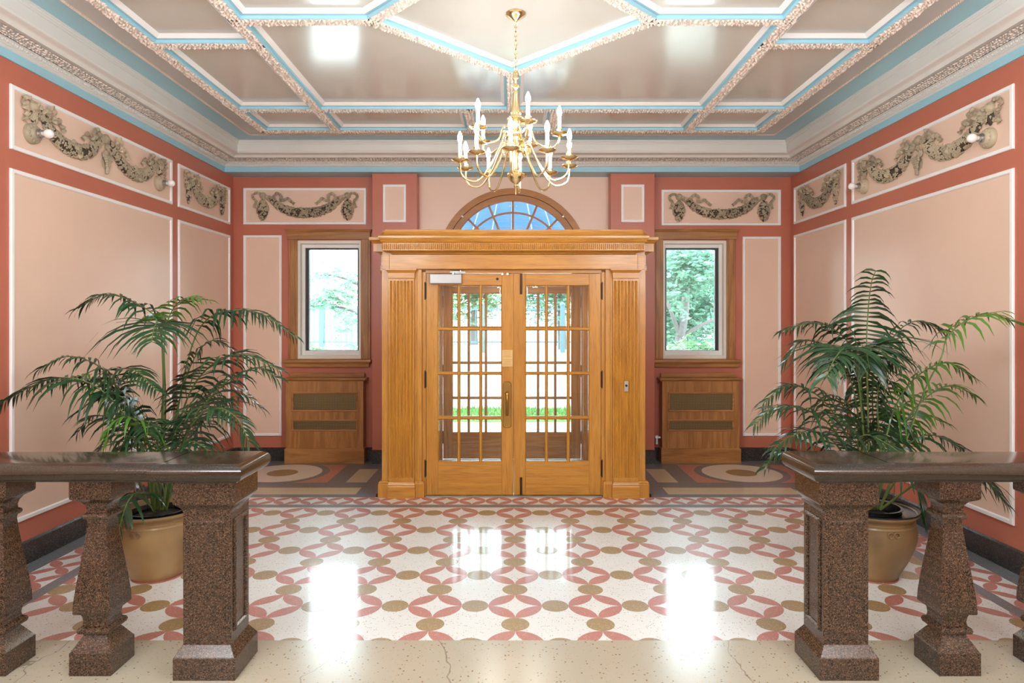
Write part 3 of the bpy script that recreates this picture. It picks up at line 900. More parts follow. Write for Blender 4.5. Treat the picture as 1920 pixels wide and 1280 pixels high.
def door_leaf(name, sg, yd, cx, label, v_mat, h_mat, hardware, z_off=0.0):
    """one glazed leaf; sg -1 left, +1 right; x measured from the centre seam"""
    t = thing(name, (cx, yd, 0), label, kind='structure')
    X = lambda x: sg*x
    D = 0.042
    zc = [(1.474, 1.108), (1.078, 0.709)]
    rows = [(1.507, 1.873), (1.108, 1.474), (0.709, 1.078), (0.309, 0.680)]
    cols = [(0.1135, 0.2805), (0.3095, 0.4755), (0.5045, 0.669)]
    def bx(nm, x0, z0, x1, z1, y0, y1, mat, bevel=0.003):
        a, b = sorted((X(x0), X(x1))); m_ = MB(); m_.box(a, y0, z0, b, y1, z1); return m_.build(nm, mat, t, bevel=bevel)
    bx('lock_stile', 0.002, 0.006, 0.106, 1.986, 0, D, v_mat)
    bx('hinge_stile', 0.676, 0.006, 0.781, 1.986, 0, D, v_mat)
    bx('top_rail', 0.106, 1.880, 0.676, 1.986, 0, D, h_mat)
    bx('bottom_rail', 0.106, 0.006, 0.676, 0.302, 0, D, h_mat)
    def muntin_v(xc):
        m_ = MB(); m_.loft([[(X(xc)-0.0145, 0.012, z), (X(xc)-0.006, 0.001, z), (X(xc)+0.006, 0.001, z), (X(xc)+0.0145, 0.012, z), (X(xc)+0.0145, 0.034, z), (X(xc)-0.0145, 0.034, z)] for z in (0.302, 1.88)])
        m_.build('muntin', v_mat, t)
    def muntin_h(zc, x0, x1):
        a, b = sorted((X(x0), X(x1))); m_ = MB()
        m_.loft([[(x, 0.012, zc-0.0155), (x, 0.0015, zc-0.006), (x, 0.0015, zc+0.006), (x, 0.012, zc+0.0155), (x, 0.034, zc+0.0155), (x, 0.034, zc-0.0155)] for x in (a, b)])
        m_.build('muntin', h_mat, t)
    for xc in (0.295, 0.490): muntin_v(xc)
    for zc in (1.4905, 1.093, 0.6945): muntin_h(zc, 0.106, 0.676)
    # glazing bead round the whole glazed field
    m_ = MB(); a, b = sorted((X(0.104), X(0.678))); m_.frame(a, 0.300, b, 1.882, [(0, 0.0), (0, 0.001), (0.009, -0.012), (0.009, -0.03), (0, -0.03)])
    m_.v = [(x, -y, z) for x, y, z in m_.v]; m_.build('glazing_bead', v_mat, t)
    # bevelled panes
    for c0, c1 in cols:
        for r0, r1 in rows:
            a, b = sorted((X(c0-0.004), X(c1+0.004))); m_ = MB(); e = 0.016
            z0, z1 = r0-0.004, r1+0.004
            m_.loft([[(a, 0.024, z0), (b, 0.024, z0), (b, 0.024, z1), (a, 0.024, z1)], [(a, 0.022, z0), (b, 0.022, z0), (b, 0.022, z1), (a, 0.022, z1)],
                     [(a+e, 0.0185, z0+e), (b-e, 0.0185, z0+e), (b-e, 0.0185, z1-e), (a+e, 0.0185, z1-e)]])
            m_.build('pane', M['glass'], t)
    # hinges
    for zc in ((1.83, 1.04, 0.245) if hardware else (1.78, 1.0, 0.25)):
        m_ = MB(); xh = X(0.790); m_.lathe([(0.003, -0.085), (0.006, -0.08), (0.008, -0.07), (0.008, 0.07), (0.006, 0.08), (0.003, 0.085)], (xh, -0.006, zc), 8)
        m_.box(xh-0.012, -0.002, zc-0.07, xh+0.012, 0.002, zc+0.07)
        m_.build('hinge', M['iron'], t)
    return t

YD = 5.866
dl = door_leaf('door_1', -1, YD, PX, 'glazed oak door leaf with the grey closer, brass handle plate and plaque', M['oak_v'], M['oak_h'], True)
dr = door_leaf('door_2', 1, YD, PX, 'glazed oak door leaf with dark bolts and no handle', M['oak_v'], M['oak_h'], True)
# hardware of the active leaf
m_ = MB(); m_.box(-0.745, -0.050, 1.893, -0.462, -0.001, 1.978); cl = m_.build('door_closer', M['closer'], dl, bevel=0.006)
m_ = MB(); m_.lathe([(0.016, 1.978), (0.016, 1.992)], (-0.54, -0.03, 0), 12); m_.box(-0.56, -0.06, 1.990, -0.43, -0.035, 1.998)
m_.tube([(-0.44, -0.047, 1.996), (-0.54, -0.02, 2.004), (-0.60, 0.02, 2.006)], 0.007, 6); m_.lathe([(0.012, 1.992), (0.012, 2.012), (0.006, 2.016)], (-0.47, -0.047, 0), 10)
m_.build('closer_arm', M['steel'], cl)
m_ = MB(); m_.box(-0.104, -0.0035, 1.154, -0.008, 0.0, 1.302); pq = m_.build('plaque', M['plaque'], dl, bevel=0.001)
m_ = MB()
for i in range(9):
    if i == 4: continue
    z = 1.288 - i*0.0148; hw = random.uniform(0.026, 0.038)
    x = -0.056-hw
    while x < -0.056+hw:
        L = random.uniform(0.004, 0.010); m_.box(x, -0.0042, z-0.0018, x+L, -0.003, z+0.0018); x += L+0.003
m_.build('engraved_lettering', M['engrave'], pq)
def escutcheon(mb):
    n = 10; pts = []
    for i in range(n+1):
        a = PI*i/n; pts.append((0.036*math.cos(a)*(1+0.06*math.cos(6*a)), 1.000+0.022*math.sin(a)))
    for i in range(n+1):
        a = PI+PI*i/n; pts.append((0.036*math.cos(a)*(1+0.06*math.cos(6*a)), 0.625+0.020*math.sin(a)))
    cx = -0.058
    mb.loft([[(cx+x, 0.0, z) for x, z in pts], [(cx+x, -0.003, z) for x, z in pts], [(cx+x*0.9, -0.007, 0.8125+(z-0.8125)*0.985) for x, z in pts]])
m_ = MB(); escutcheon(m_); hp = m_.build('handle_plate', M['old_brass'], dl)
m_ = MB(); cx = -0.058
for i in range(11):
    a = PI*i/10; m_.blob((cx+0.031*math.cos(a), -0.006, 0.985+0.03*math.sin(a)), 0.006, (0, -1, 0)); m_.blob((cx+0.031*math.cos(a), -0.006, 0.64-0.026*math.sin(a)), 0.005, (0, -1, 0))
m_.build('plate_beading', M['old_brass'], hp)
m_ = MB(); m_.tube([(cx, -0.010, 0.925), (cx, -0.040, 0.920), (cx, -0.058, 0.900), (cx, -0.060, 0.85), (cx, -0.056, 0.78), (cx, -0.045, 0.735), (cx, -0.010, 0.725)], [0.011, 0.012, 0.011, 0.010, 0.010, 0.011, 0.012], 8)
m_.build('pull_handle', M['old_brass'], hp, smooth=50)
m_ = MB(); m_.blob((cx, -0.055, 0.915), 0.017, (0, -1, 0.4), 0, 10, 0.6); m_.box(cx-0.008, -0.062, 0.865, cx+0.008, -0.052, 0.905); m_.build('thumb_latch', M['bright_brass'], hp, smooth=50)
m_ = MB(); m_.lathe([(0.012, 0), (0.012, -0.003), (0.006, -0.006)], (-0.145, 0, 1.937), 10, axis='y'); m_.build('rose_screw', M['iron'], dl)
for x in (-0.112, -0.066):
    m_ = MB(); m_.box(x, -0.012, 1.968, x+0.024, 0.0, 2.000); m_.build('strike_plate', M['steel'], dl, bevel=0.003)
for z0, z1 in ((1.800, 1.986), (0.01, 0.165)):
    m_ = MB(); m_.box(0.056, -0.007, z0, 0.078, 0.0, z1); m_.box(0.061, -0.014, z0+0.02, 0.073, -0.007, z0+0.09)
    m_.build('bolt', M['iron'], dr, bevel=0.002)
YO = 7.42
door_leaf('door_3', -1, YO, 0.0, 'street door leaf seen through the glass of the handled door', M['doak_v'], M['doak_h'], False)
door_leaf('door_4', 1, YO, 0.0, 'street door leaf seen through the glass of the bolted door', M['doak_v'], M['doak_h'], False)
m_ = MB()
for sg in (-1, 1):
    a, b = sorted((sg*0.782, sg*0.90)); m_.box(a, YO-0.25, 0, b, YO-0.002, 2.06)
m_.box(-0.80, YO-0.02, 1.99, 0.80, YO+0.06, 2.06)
tag(m_.build('trim_2', M['doak_v']), 'brown oak frame of the street doors inside the vestibule', kind='structure')

# ------------------------------------------------------------------ radiator covers
def radiator_cover(x0, x1, label):
    cx = (x0+x1)/2; hw = (x1-x0)/2; yf = 7.205
    t = thing('radiator_cover', (cx, YB-0.025, 0), label, 'radiator cover', 'oak heater boxes below the windows')
    d = yf-(YB-0.025)
    m_ = MB(); m_.box(-hw+0.015, d+0.012, 0.165, hw-0.015, 0, 0.90); m_.build('body', M['doak_v'], t)
    # front board with two grille openings
    fx = hw-0.012; gx = 0.352
    g1, g2 = (0.580, 0.772), (0.365, 0.470)
    for nm, q in (('front_stile', (-fx, 0.165, -gx, 0.905)), ('front_stile', (gx, 0.165, fx, 0.905)), ('front_rail', (-gx, g1[1], gx, 0.905)), ('front_rail', (-gx, g2[1], gx, g1[0])), ('front_rail', (-gx, 0.165, gx, g2[0]))):
        m_ = MB(); m_.box(q[0], d, q[1], q[2], d+0.013, q[3]); m_.build(nm, M['doak_v'], t)
    for g in (g1, g2):
        m_ = MB(); m_.box(-gx, d+0.008, g[0], gx, d+0.012, g[1]); gr = m_.build('grille', M['cane'], t)
        m_ = MB(lambda u, w_, v: (u, d-w_, v)); m_.frame(-gx-0.012, g[0]-0.012, gx+0.012, g[1]+0.012, [(0, 0), (0, 0.006), (0.008, 0.010), (0.018, 0.006), (0.022, -0.006), (0.012, -0.006)]); m_.build('grille_moulding', M['doak_h'], gr)
    m_ = MB(); m_.box(-hw, d-0.012, 0, hw, 0, 0.155); m_.rect_loft(0, (d-0.012)/2, hw, -(d-0.012)/2, [(0, 0.150), (0, 0.160), (-0.010, 0.168)]); m_.build('base', M['doak_h'], t)
    m_ = MB(); m_.rect_loft(0, d/2, hw-0.004, -d/2, [(-0.006, 0.898), (0.002, 0.905), (0.012, 0.910), (0.020, 0.918), (0.022, 0.926), (0.018, 0.935), (0.010, 0.938)]); m_.build('top_slab', M['doak_h'], t)
    m_ = MB(); m_.box(-hw+0.02, -0.03, 0.938, hw-0.02, 0, 0.985); m_.build('back_ledge', M['doak_h'], t, bevel=0.003)
    return t
ra = radiator_cover(-2.496, -1.622, 'oak radiator cover with brass grilles below the window that shows the fence')
rb = copy_tree(ra); rb.location.x = 2.075
m_ = MB(); m_.tube([(-0.47, -0.06, 0.20), (-0.47, -0.06, 0.27), (-0.43, -0.06, 0.275)], 0.012, 8); m_.lathe([(0.020, 0.262), (0.022, 0.275), (0.018, 0.295)], (-0.47, -0.06, 0), 12); m_.build('pipe_valve', M['vinyl'], rb)
rb['label'] = 'oak radiator cover with brass grilles below the window filled with foliage'

# ------------------------------------------------------------------ plaster garlands
def flower(mb, c, r, nrm, m=0):
    nrm = Vector(nrm).normalized(); a = nrm.orthogonal().normalized(); b = nrm.cross(a); ph = random.uniform(0, 6.28)
    for k in range(5):
        t = ph + 2*PI*k/5
        d = a*math.cos(t)+b*math.sin(t)
        mb.blob(Vector(c)+d*r*0.55+nrm*r*0.08, r*0.42, (nrm+d*0.35).normalized(), m, 5, 0.6)
    mb.blob(Vector(c)+nrm*r*0.3, r*0.28, nrm, m, 5, 0.9)
def leafp(mb, c, r, nrm, ang, m=0):
    nrm = Vector(nrm).normalized(); a = nrm.orthogonal().normalized(); b = nrm.cross(a)
    d = a*math.cos(ang)+b*math.sin(ang); s_ = nrm.cross(d); c = Vector(c)
    mb.add([c-d*r*0.5, c+s_*r*0.42+nrm*r*0.1, c+d*r, c-s_*r*0.42+nrm*r*0.1, c+nrm*r*0.45], [(0, 1, 4), (1, 2, 4), (2, 3, 4), (3, 0, 4)], m)
def spline(pts, n=10):
    pts = [Vector(p) for p in pts]; out = []
    P = [pts[0]*2-pts[1]] + pts + [pts[-1]*2-pts[-2]]
    for i in range(1, len(P)-2):
        for k in range(n):
            t = k/n; a, b, c, d = P[i-1], P[i], P[i+1], P[i+2]
            out.append(0.5*((2*b)+(c-a)*t+(2*a-5*b+4*c-d)*t*t+(3*b-a-3*c+d)*t**3))
    out.append(pts[-1]); return out
def bunch(mb, cen, rad, depth=0.6, dens=1.0):
    """flowers, fruit and leaves packed over a flattened tube along cen (u, v) with radius rad"""
    n = len(cen); rings = []
    for i, p in enumerate(cen):
        t = cen[min(i+1, n-1)]-cen[max(i-1, 0)]; t.normalize(); s_ = Vector((-t.z, 0, t.x)); r = rad[i]
        rings.append([tuple(p+s_*r*0.85*math.cos(a)+Vector((0, -1, 0))*r*depth*max(0, math.sin(a))) for a in [PI*q/6 for q in range(7)]])
    mb.loft(rings, 1, closed=False)
    L = sum((cen[i+1]-cen[i]).length for i in range(n-1))
    area = L*2*sum(rad)/n
    cnt = int(area/0.00017*dens)
    for q in range(cnt):
        f = random.random()*(n-1)
        while random.random() > rad[int(f)]/max(rad): f = random.random()*(n-1)
        i = int(f); p = cen[i].lerp(cen[min(i+1, n-1)], f-i); r = rad[i]
        t = cen[min(i+1, n-1)]-cen[max(i-1, 0)]; t.normalize(); s_ = Vector((-t.z, 0, t.x))
        a = random.uniform(0.05, PI-0.05)
        nr = (s_*math.cos(a)+Vector((0, -1, 0))*(math.sin(a)*0.9+0.25)).normalized()
        c = p+s_*r*0.95*math.cos(a)+Vector((0, -1, 0))*r*depth*math.sin(a)
        k = random.random()
        if k < 0.30: flower(mb, c, random.uniform(0.013, 0.021), nr)
        elif k < 0.62: leafp(mb, c, random.uniform(0.014, 0.024), nr, random.uniform(0, 6.28))
        else: mb.blob(c, random.uniform(0.006, 0.010), nr, 0, 5, 0.9)
def ribbon(mb, pts, width, n=8):
    cen = spline(pts, n); N_ = len(cen); rings = []
    for i, p in enumerate(cen):
        t = cen[min(i+1, N_-1)]-cen[max(i-1, 0)]; t.normalize()
        s_ = Vector((-t.z, 0, t.x)); wv = 0.010+0.007*math.sin(i*0.9)
        tilt = 0.6*math.sin(i*0.45)
        e = s_*math.cos(tilt)+Vector((0, -1, 0))*math.sin(tilt)*0.6
        wd = width*(1.0 if i < N_-2 else 1.15)*0.5
        q = p+Vector((0, -wv, 0)); th = Vector((0, -0.0035, 0))
        rings.append([tuple(q-e*wd), tuple(q-e*wd*0.2+th*1.6), tuple(q+e*wd+th), tuple(q+e*wd-th*0.5), tuple(q-e*wd-th)])
    mb.loft(rings, 0)
RM = [M['relief'], M['relief_dark']]
def medallion(t, u, v):
    m_ = MB(); m_.lathe([(0.038, 0), (0.038, -0.012), (0.034, -0.020), (0.028, -0.022), (0.026, -0.026), (0.014, -0.034), (0.004, -0.036)], (u, 0, v), 18, axis='y')
    m_.build('medallion', M['relief'], t, smooth=60)
def swag(t, c, half, drop=0.19, rmax=0.056, nm='swag'):
    k = half/0.473
    pts = [(-half*0.93, 0, 0.115), (-half*0.80, 0, 0.082), (-half*0.60, 0, 0.004), (-half*0.33, 0, -0.050), (0, 0, -0.066)]
    pts = pts + [(-p[0], 0, p[2]) for p in pts[:-1]][::-1]
    cen = [p+Vector((c, -0.004, 0)) for p in spline(pts, 6)]
    N_ = len(cen); rad = [0.016+(rmax-0.016)*math.sin(PI*i/(N_-1))**0.9 for i in range(N_)]
    m_ = MB(); bunch(m_, cen, rad)
    # crossing band with a rose in the middle
    ribbon(m_, [(c-0.05, -0.028, -0.012), (c, -0.034, -0.06), (c+0.04, -0.026, -0.115)], 0.03)
    flower(m_, (c+0.02, -0.036, -0.052), 0.036, (0, -1, 0))
    m_.build(nm, RM, t, recalc=False, smooth=70)
    for sg in (-1, 1):
        m_ = MB(); s2 = lambda p: (c+sg*p[0]*half/0.473, p[1], p[2])
        ribbon(m_, [s2(p) for p in ((-0.33, -0.02, 0.07), (-0.345, -0.022, 0.11), (-0.303, -0.025, 0.150), (-0.262, -0.022, 0.118), (-0.268, -0.02, 0.075), (-0.235, -0.014, 0.070), (-0.195, -0.010, 0.096), (-0.155, -0.008, 0.060), (-0.12, -0.006, 0.032))], 0.032)
        m_.build('ribbon', M['relief'], t, recalc=False, smooth=60)
def outer_ribbon(t, u, sg, k=1.0):
    m_ = MB(); ribbon(m_, [(u+sg*p[0]*k, -0.008, 0.128+p[1]) for p in ((0.0, 0.0), (0.05, 0.026), (0.085, 0.024), (0.112, -0.004), (0.10, -0.036), (0.076, -0.06), (0.082, -0.095), (0.098, -0.135))], 0.03)
    m_.build('ribbon', M['relief'], t, recalc=False, smooth=60)
    m_ = MB(); ribbon(m_, [(u, -0.02, 0.128), (u-sg*0.04*k, -0.02, 0.118), (u-sg*0.085*k, -0.02, 0.100)], 0.034); m_.build('ribbon', M['relief'], t, recalc=False, smooth=60)
def pendant(t, u, r, bottom, top=0.10):
    pts = [(u, -0.004, top-(top-bottom)*q) for q in (0, 0.15, 0.4, 0.7, 1.0)]
    cen = spline(pts, 4); N_ = len(cen)
    rad = [max(0.008, r*math.sin(PI*(i/(N_-1))**1.35)**0.8) if 0 < i < N_-1 else 0.008 for i in range(N_)]
    m_ = MB(); bunch(m_, cen, rad); m_.build('pendant', RM, t, recalc=False, smooth=70)
def grapes(t, u):
    m_ = MB()
    for k in range(9):
        a = random.uniform(0, 6.28); leafp(m_, (u+0.045*math.cos(a), -0.012, 0.01+0.04*math.sin(a)), 0.045, (0.3*math.cos(a), -1, 0.2), a+random.uniform(-0.5, 0.5))
    for row in range(8):
        wd = 0.050*(1-row/8.5)
        for q in range(max(1, int(wd/0.011))):
            x = u + (q-(max(1, int(wd/0.011))-1)/2)*0.021 + random.uniform(-0.003, 0.003)
            m_.blob((x, -0.012-0.012*(1-row/9), -0.025-row*0.0165), 0.0155, (0, -1, 0), 0, 7, 1.1)
    m_.blob((u, 0.0, -0.07), 0.05, (0, -1, 0), 0, 8, 0.25)
    m_.box(u-0.008, -0.012, 0.03, u+0.008, 0, 0.11)
    m_.build('grape_pendant', RM, t, recalc=False, smooth=60)

g = thing('garland', (-2.317, YB-0.003, 2.84), 'antique plaster flower garland on the back wall above the fence window', 'garland', 'plaster garlands on the upper wall panels')
swag(g, 0, 0.473)
for sg in (-1, 1): medallion(g, sg*0.473, 0.128); outer_ribbon(g, sg*0.473, sg); pendant(g, sg*0.473, 0.070, -0.150)
g2 = copy_tree(g); g2.location.x = 2.345; g2.location.z = 2.825; g2['label'] = 'antique plaster flower garland on the back wall above the leafy window'
g = thing('garland', (-W+0.003, 6.68, 2.84), 'short plaster garland on the left wall next to the back corner', 'garland', 'plaster garlands on the upper wall panels', rotz=PI/2)
swag(g, 0, 0.3625)
for sg in (-1, 1): medallion(g, sg*0.3625, 0.128); outer_ribbon(g, sg*0.3625, sg, 0.7); pendant(g, sg*0.3625, 0.042, -0.150)
g2 = copy_tree(g); g2.location = (W-0.003, 6.68, 2.835); g2.rotation_euler = (0, 0, -PI/2); g2['label'] = 'short plaster garland on the right wall next to the back corner'
g = thing('garland', (-W+0.003, 5.035, 2.84), 'long double plaster garland with grapes on the left wall between two bare bulbs', 'garland', 'plaster garlands on the upper wall panels', rotz=PI/2)
for c in (-0.38, 0.38): swag(g, c, 0.38)
medallion(g, 0, 0.115); grapes(g, 0)
for sg in (-1, 1): medallion(g, sg*0.76, 0.115); outer_ribbon(g, sg*0.76, sg, 0.9); pendant(g, sg*0.76, 0.038, 0.0, 0.11)
g2 = copy_tree(g); g2.location = (W-0.003, 5.035, 2.83); g2.rotation_euler = (0, 0, -PI/2); g2['label'] = 'long double plaster garland with grapes on the right wall between two bare bulbs'

# sconces: bare opal bulbs
def sconce(label):
    t = thing('wall_sconce', (0, 0, 0), label, 'wall lamp', 'bare bulb sconces on the side walls')
    m_ = MB(); m_.lathe([(0.066, 0), (0.066, -0.022), (0.060, -0.030), (0.052, -0.034), (0.046, -0.040), (0.040, -0.050), (0.030, -0.054)], (0, 0, 0), 28, axis='y')
    for k in range(14):
        a = 2*PI*k/14; m_.blob((0.050*math.cos(a), -0.034, 0.050*math.sin(a)), 0.010, (0, -1, 0), 0, 5, 0.6)
    m_.build('backplate', M['relief'], t, smooth=50)
    m_ = MB(); m_.lathe([(0.030, -0.050), (0.030, -0.066), (0.024, -0.068), (0.024, -0.080)], (0, 0, 0), 20, axis='y'); m_.build('socket', M['steel'], t, smooth=40)
    m_ = MB(); m_.lathe([(0.015, -0.072), (0.015, -0.088), (0.020, -0.096), (0.028, -0.108), (0.030, -0.120), (0.027, -0.134), (0.018, -0.145), (0.006, -0.150)], (0, 0, 0), 24, axis='y'); m_.build('bulb', M['opal'], t, smooth=80)
    return t
s0 = sconce('bare bulb wall lamp at the viewer end of the left long garland')
sp = [(-W+0.003, 4.255, 2.772, PI/2, None), (-W+0.003, 5.785, 2.775, PI/2, 'bare bulb wall lamp at the far end of the left long garland'),
      (W-0.003, 4.285, 2.752, -PI/2, 'bare bulb wall lamp at the viewer end of the right long garland'), (W-0.003, 5.80, 2.752, -PI/2, 'bare bulb wall lamp at the far end of the right long garland')]
for i, (x, y, z, rz, lb) in enumerate(sp):
    o = s0 if i == 0 else copy_tree(s0)
    o.location = (x, y, z); o.rotation_euler = (0, 0, rz)
    if lb: o['label'] = lb

# ------------------------------------------------------------------ chandelier
CHX, CHY = 0.023, 4.05
ch = thing('chandelier', (CHX, CHY, ZT), 'two tier brass candle chandelier with fifteen lit bulbs hanging from the ceiling', 'chandelier')
def cz(z): return z-ZT
m_ = MB(); m_.lathe([(0.062, 0), (0.064, -0.004), (0.060, -0.012), (0.046, -0.022), (0.030, -0.034), (0.014, -0.044), (0.008, -0.050)], (0, 0, 0), 28); m_.build('canopy', M['brass'], ch, smooth=50)
zl = cz(3.40); k = 0
chn = thing('chain', (0, 0, 0), None); chn.parent = ch
while zl > cz(3.07):
    m_ = MB(); pts = []
    for i in range(13):
        a = 2*PI*i/12; x, z = 0.0085*math.sin(a), zl-0.016+0.019*math.cos(a)
        pts.append((x, 0, z) if k % 2 == 0 else (0, x, z))
    m_.tube(pts, 0.0026, 5); m_.build('link', M['brass'], chn, smooth=60)
    zl -= 0.0275; k += 1
Z = cz
m_ = MB(); prof = [(0.004, 3.075), (0.010, 3.070), (0.018, 3.060), (0.020, 3.050), (0.012, 3.040), (0.010, 3.020), (0.022, 3.010), (0.026, 3.000), (0.014, 2.990), (0.012, 2.975), (0.020, 2.960),
    (0.018, 2.945), (0.022, 2.900), (0.030, 2.850), (0.034, 2.838), (0.028, 2.830), (0.030, 2.822), (0.050, 2.815), (0.055, 2.805), (0.050, 2.795), (0.026, 2.785), (0.020, 2.760), (0.022, 2.740), (0.036, 2.730),
    (0.040, 2.715), (0.036, 2.700), (0.022, 2.690), (0.018, 2.665), (0.024, 2.645), (0.045, 2.635), (0.050, 2.618), (0.045, 2.600), (0.024, 2.592), (0.018, 2.570), (0.016, 2.520), (0.020, 2.495), (0.016, 2.485),
    (0.022, 2.478), (0.046, 2.472), (0.054, 2.462), (0.052, 2.450), (0.042, 2.432), (0.026, 2.415), (0.012, 2.405), (0.010, 2.398), (0.014, 2.392), (0.010, 2.384), (0.005, 2.378), (0.004, 2.345), (0.002, 2.335)]
m_.lathe([(r, Z(z)) for r, z in prof], (0, 0, 0), 28); m_.build('column', M['brass'], ch, smooth=45)
m_ = MB(); m_.tube([(0.014*math.cos(2*PI*i/16), 0, Z(3.085)+0.020*math.sin(2*PI*i/16)) for i in range(17)], 0.004, 6); m_.build('loop', M['brass'], ch, smooth=60)
def arm(radius, zhub, zcup, zlow, th, scroll):
    """built pointing towards the viewer (-y), then rotated"""
    a = thing('arm', (0, 0, 0), None); a.parent = ch
    d = lambda r, z: (0, -r, Z(z))
    pts = [d(0.030, zhub), d(0.060, zhub+0.030), d(0.095, zhub+0.020), d(radius*0.45, (zhub+zlow)/2), d(radius*0.66, zlow+0.012), d(radius*0.84, zlow+0.006), d(radius*0.97, zlow+0.040), d(radius, zcup-0.012)]
    m_ = MB(); m_.tube(spline(pts, 5), 0.0062, 6)
    # scroll ornaments
    sc_ = []
    for i in range(15):
        t = i/14*2.2*PI; r = 0.022*(1-i/20); sc_.append(d(0.075+r*math.cos(t+0.6), zhub-0.015+r*math.sin(t+0.6)))
    m_.tube(sc_, 0.0034, 5)
    m_.build('arm_tube', M['brass'], a, smooth=60)
    m_ = MB(); m_.lathe([(0.008, zcup-0.014-ZT), (0.020, zcup-0.008-ZT), (0.048, zcup-ZT), (0.053, zcup+0.006-ZT), (0.050, zcup+0.009-ZT), (0.030, zcup+0.006-ZT), (0.014, zcup+0.008-ZT), (0.018, zcup+0.020-ZT), (0.0175, zcup+0.032-ZT), (0.013, zcup+0.032-ZT)], (0, -radius, 0), 20); m_.build('drip_pan', M['brass'], a, smooth=45)
    m_ = MB(); m_.lathe([(0.0120, zcup+0.022-ZT), (0.0120, zcup+0.108-ZT), (0.010, zcup+0.110-ZT)], (0, -radius, 0), 14); m_.build('candle', M['wax'], a, smooth=50)
    m_ = MB(); m_.lathe([(0.007, zcup+0.108-ZT), (0.012, zcup+0.118-ZT), (0.0155, zcup+0.132-ZT), (0.0145, zcup+0.146-ZT), (0.009, zcup+0.162-ZT), (0.003, zcup+0.176-ZT)], (0, -radius, 0), 12); m_.build('bulb', M['bulb'], a, smooth=80)
    return a
kids = {}
a0 = arm(0.347, 2.618, 2.528, 2.405, 0, 1); a1 = arm(0.269, 2.715, 2.705, 2.620, 0, 1)
for base, first, n in ((a0, -5, 10), (a1, 15, 5)):
    for i in range(n):
        o = base if i == 0 else copy_tree(base, ch)
        o.rotation_euler = (0, 0, math.radians(first+i*360/n))

# ------------------------------------------------------------------ balustrades
BAL = [(0.091, 0.0), (0.091, 0.100), (0.086, 0.106), (0.060, 0.150), (0.052, 0.162), (0.054, 0.168), (0.068, 0.174), (0.072, 0.186), (0.068, 0.198), (0.056, 0.206), (0.053, 0.222), (0.056, 0.244), (0.062, 0.262), (0.080, 0.264),
       (0.0825, 0.270), (0.081, 0.310), (0.074, 0.380), (0.064, 0.460), (0.054, 0.540), (0.046, 0.610), (0.0415, 0.660), (0.044, 0.672), (0.054, 0.678), (0.057, 0.688), (0.054, 0.698), (0.045, 0.704), (0.044, 0.720), (0.048, 0.738), (0.060, 0.756), (0.082, 0.768), (0.090, 0.774), (0.0915, 0.782), (0.0915, 0.868)]
NOSE = [(-0.05, 0.856), (-0.034, 0.858), (-0.030, 0.868), (-0.014, 0.870), (-0.004, 0.880), (0.002, 0.896), (0.002, 0.912), (-0.004, 0.926), (-0.012, 0.934), (-0.022, 0.938), (-0.026, 0.942), (-0.04, 0.943)]
YC = 2.962
def balustrade(sg, xi, xo, first, n, label):
    """xi inner, xo outer edge of the end pedestal base (positive distances), first baluster centre"""
    t = thing('balustrade', (sg*(xi+xo)/2, YC, 0), label, 'balustrade', 'brown stone balustrades at the front of the lobby')
    ox = sg*(xi+xo)/2
    hb = (xo-xi)/2
    m_ = MB(); m_.rect_loft(0, 0, hb, 0.128, [(0, 0), (0, 0.096), (-0.003, 0.100), (-0.028, 0.140), (-0.030, 0.142), (-0.030, 0.716), (-0.028, 0.731), (-0.020, 0.742), (-0.004, 0.758), (0, 0.764), (0, 0.870)])
    pd = m_.build('pedestal', M['granite'], t, bevel=0.004)
    # raised panel frames on the faces
    xs_ = hb-0.030
    m_ = MB(lambda u, w_, v: (u, -0.098-w_, v)); m_.frame(-xs_+0.024, 0.19, xs_-0.024, 0.685, [(0, -0.001), (0, 0.002), (0.008, 0.004), (0.018, 0.001), (0.018, -0.001)]); m_.build('panel_frame', M['granite'], pd)
    m_ = MB(lambda u, w_, v: (-sg*(xs_+w_), u, v)); m_.frame(-0.072, 0.19, 0.072, 0.685, [(0, -0.001), (0, 0.004), (0.008, 0.010), (0.016, 0.010), (0.022, 0.002), (0.022, -0.001)]); m_.build('panel_frame', M['granite'], pd)
    # cap over the pedestal, then the long rail
    m_ = MB(); m_.rect_loft(sg*0.02, -0.005, hb+0.045+0.02, 0.170, NOSE); m_.build('pedestal_cap', M['granite_top'], t, smooth=30)
    x_in = sg*(hb+0.04); x_out = sg*(W-0.02)-ox
    m_ = MB(); a, b = sorted((x_in, x_out))
    m_.loft([[(x, -0.005-(0.150+o_), z) for o_, z in NOSE] + [(x, -0.005+(0.150+o_), z) for o_, z in NOSE[::-1]] for x in (a, b)]); m_.build('handrail', M['granite_top'], t, smooth=30)
    # balusters
    m_ = MB(); m_.rect_loft(0, 0, 0, 0, [(h, z) for h, z in BAL]); b0 = m_.build('baluster', M['granite'], t, loc=(sg*first-ox, 0, 0), smooth=28)
    for i in range(1, n):
        o = b0.copy(); col.objects.link(o); o.location = (sg*(first+i*0.46)-ox, 0, 0)
    return t
balustrade(-1, 1.197, 1.467, 1.848, 3, 'brown granite balustrade on the left, in front of the wider palm')
balustrade(1, 1.330, 1.587, 1.962, 3, 'brown granite balustrade on the right, in front of the palm with the upright frond')

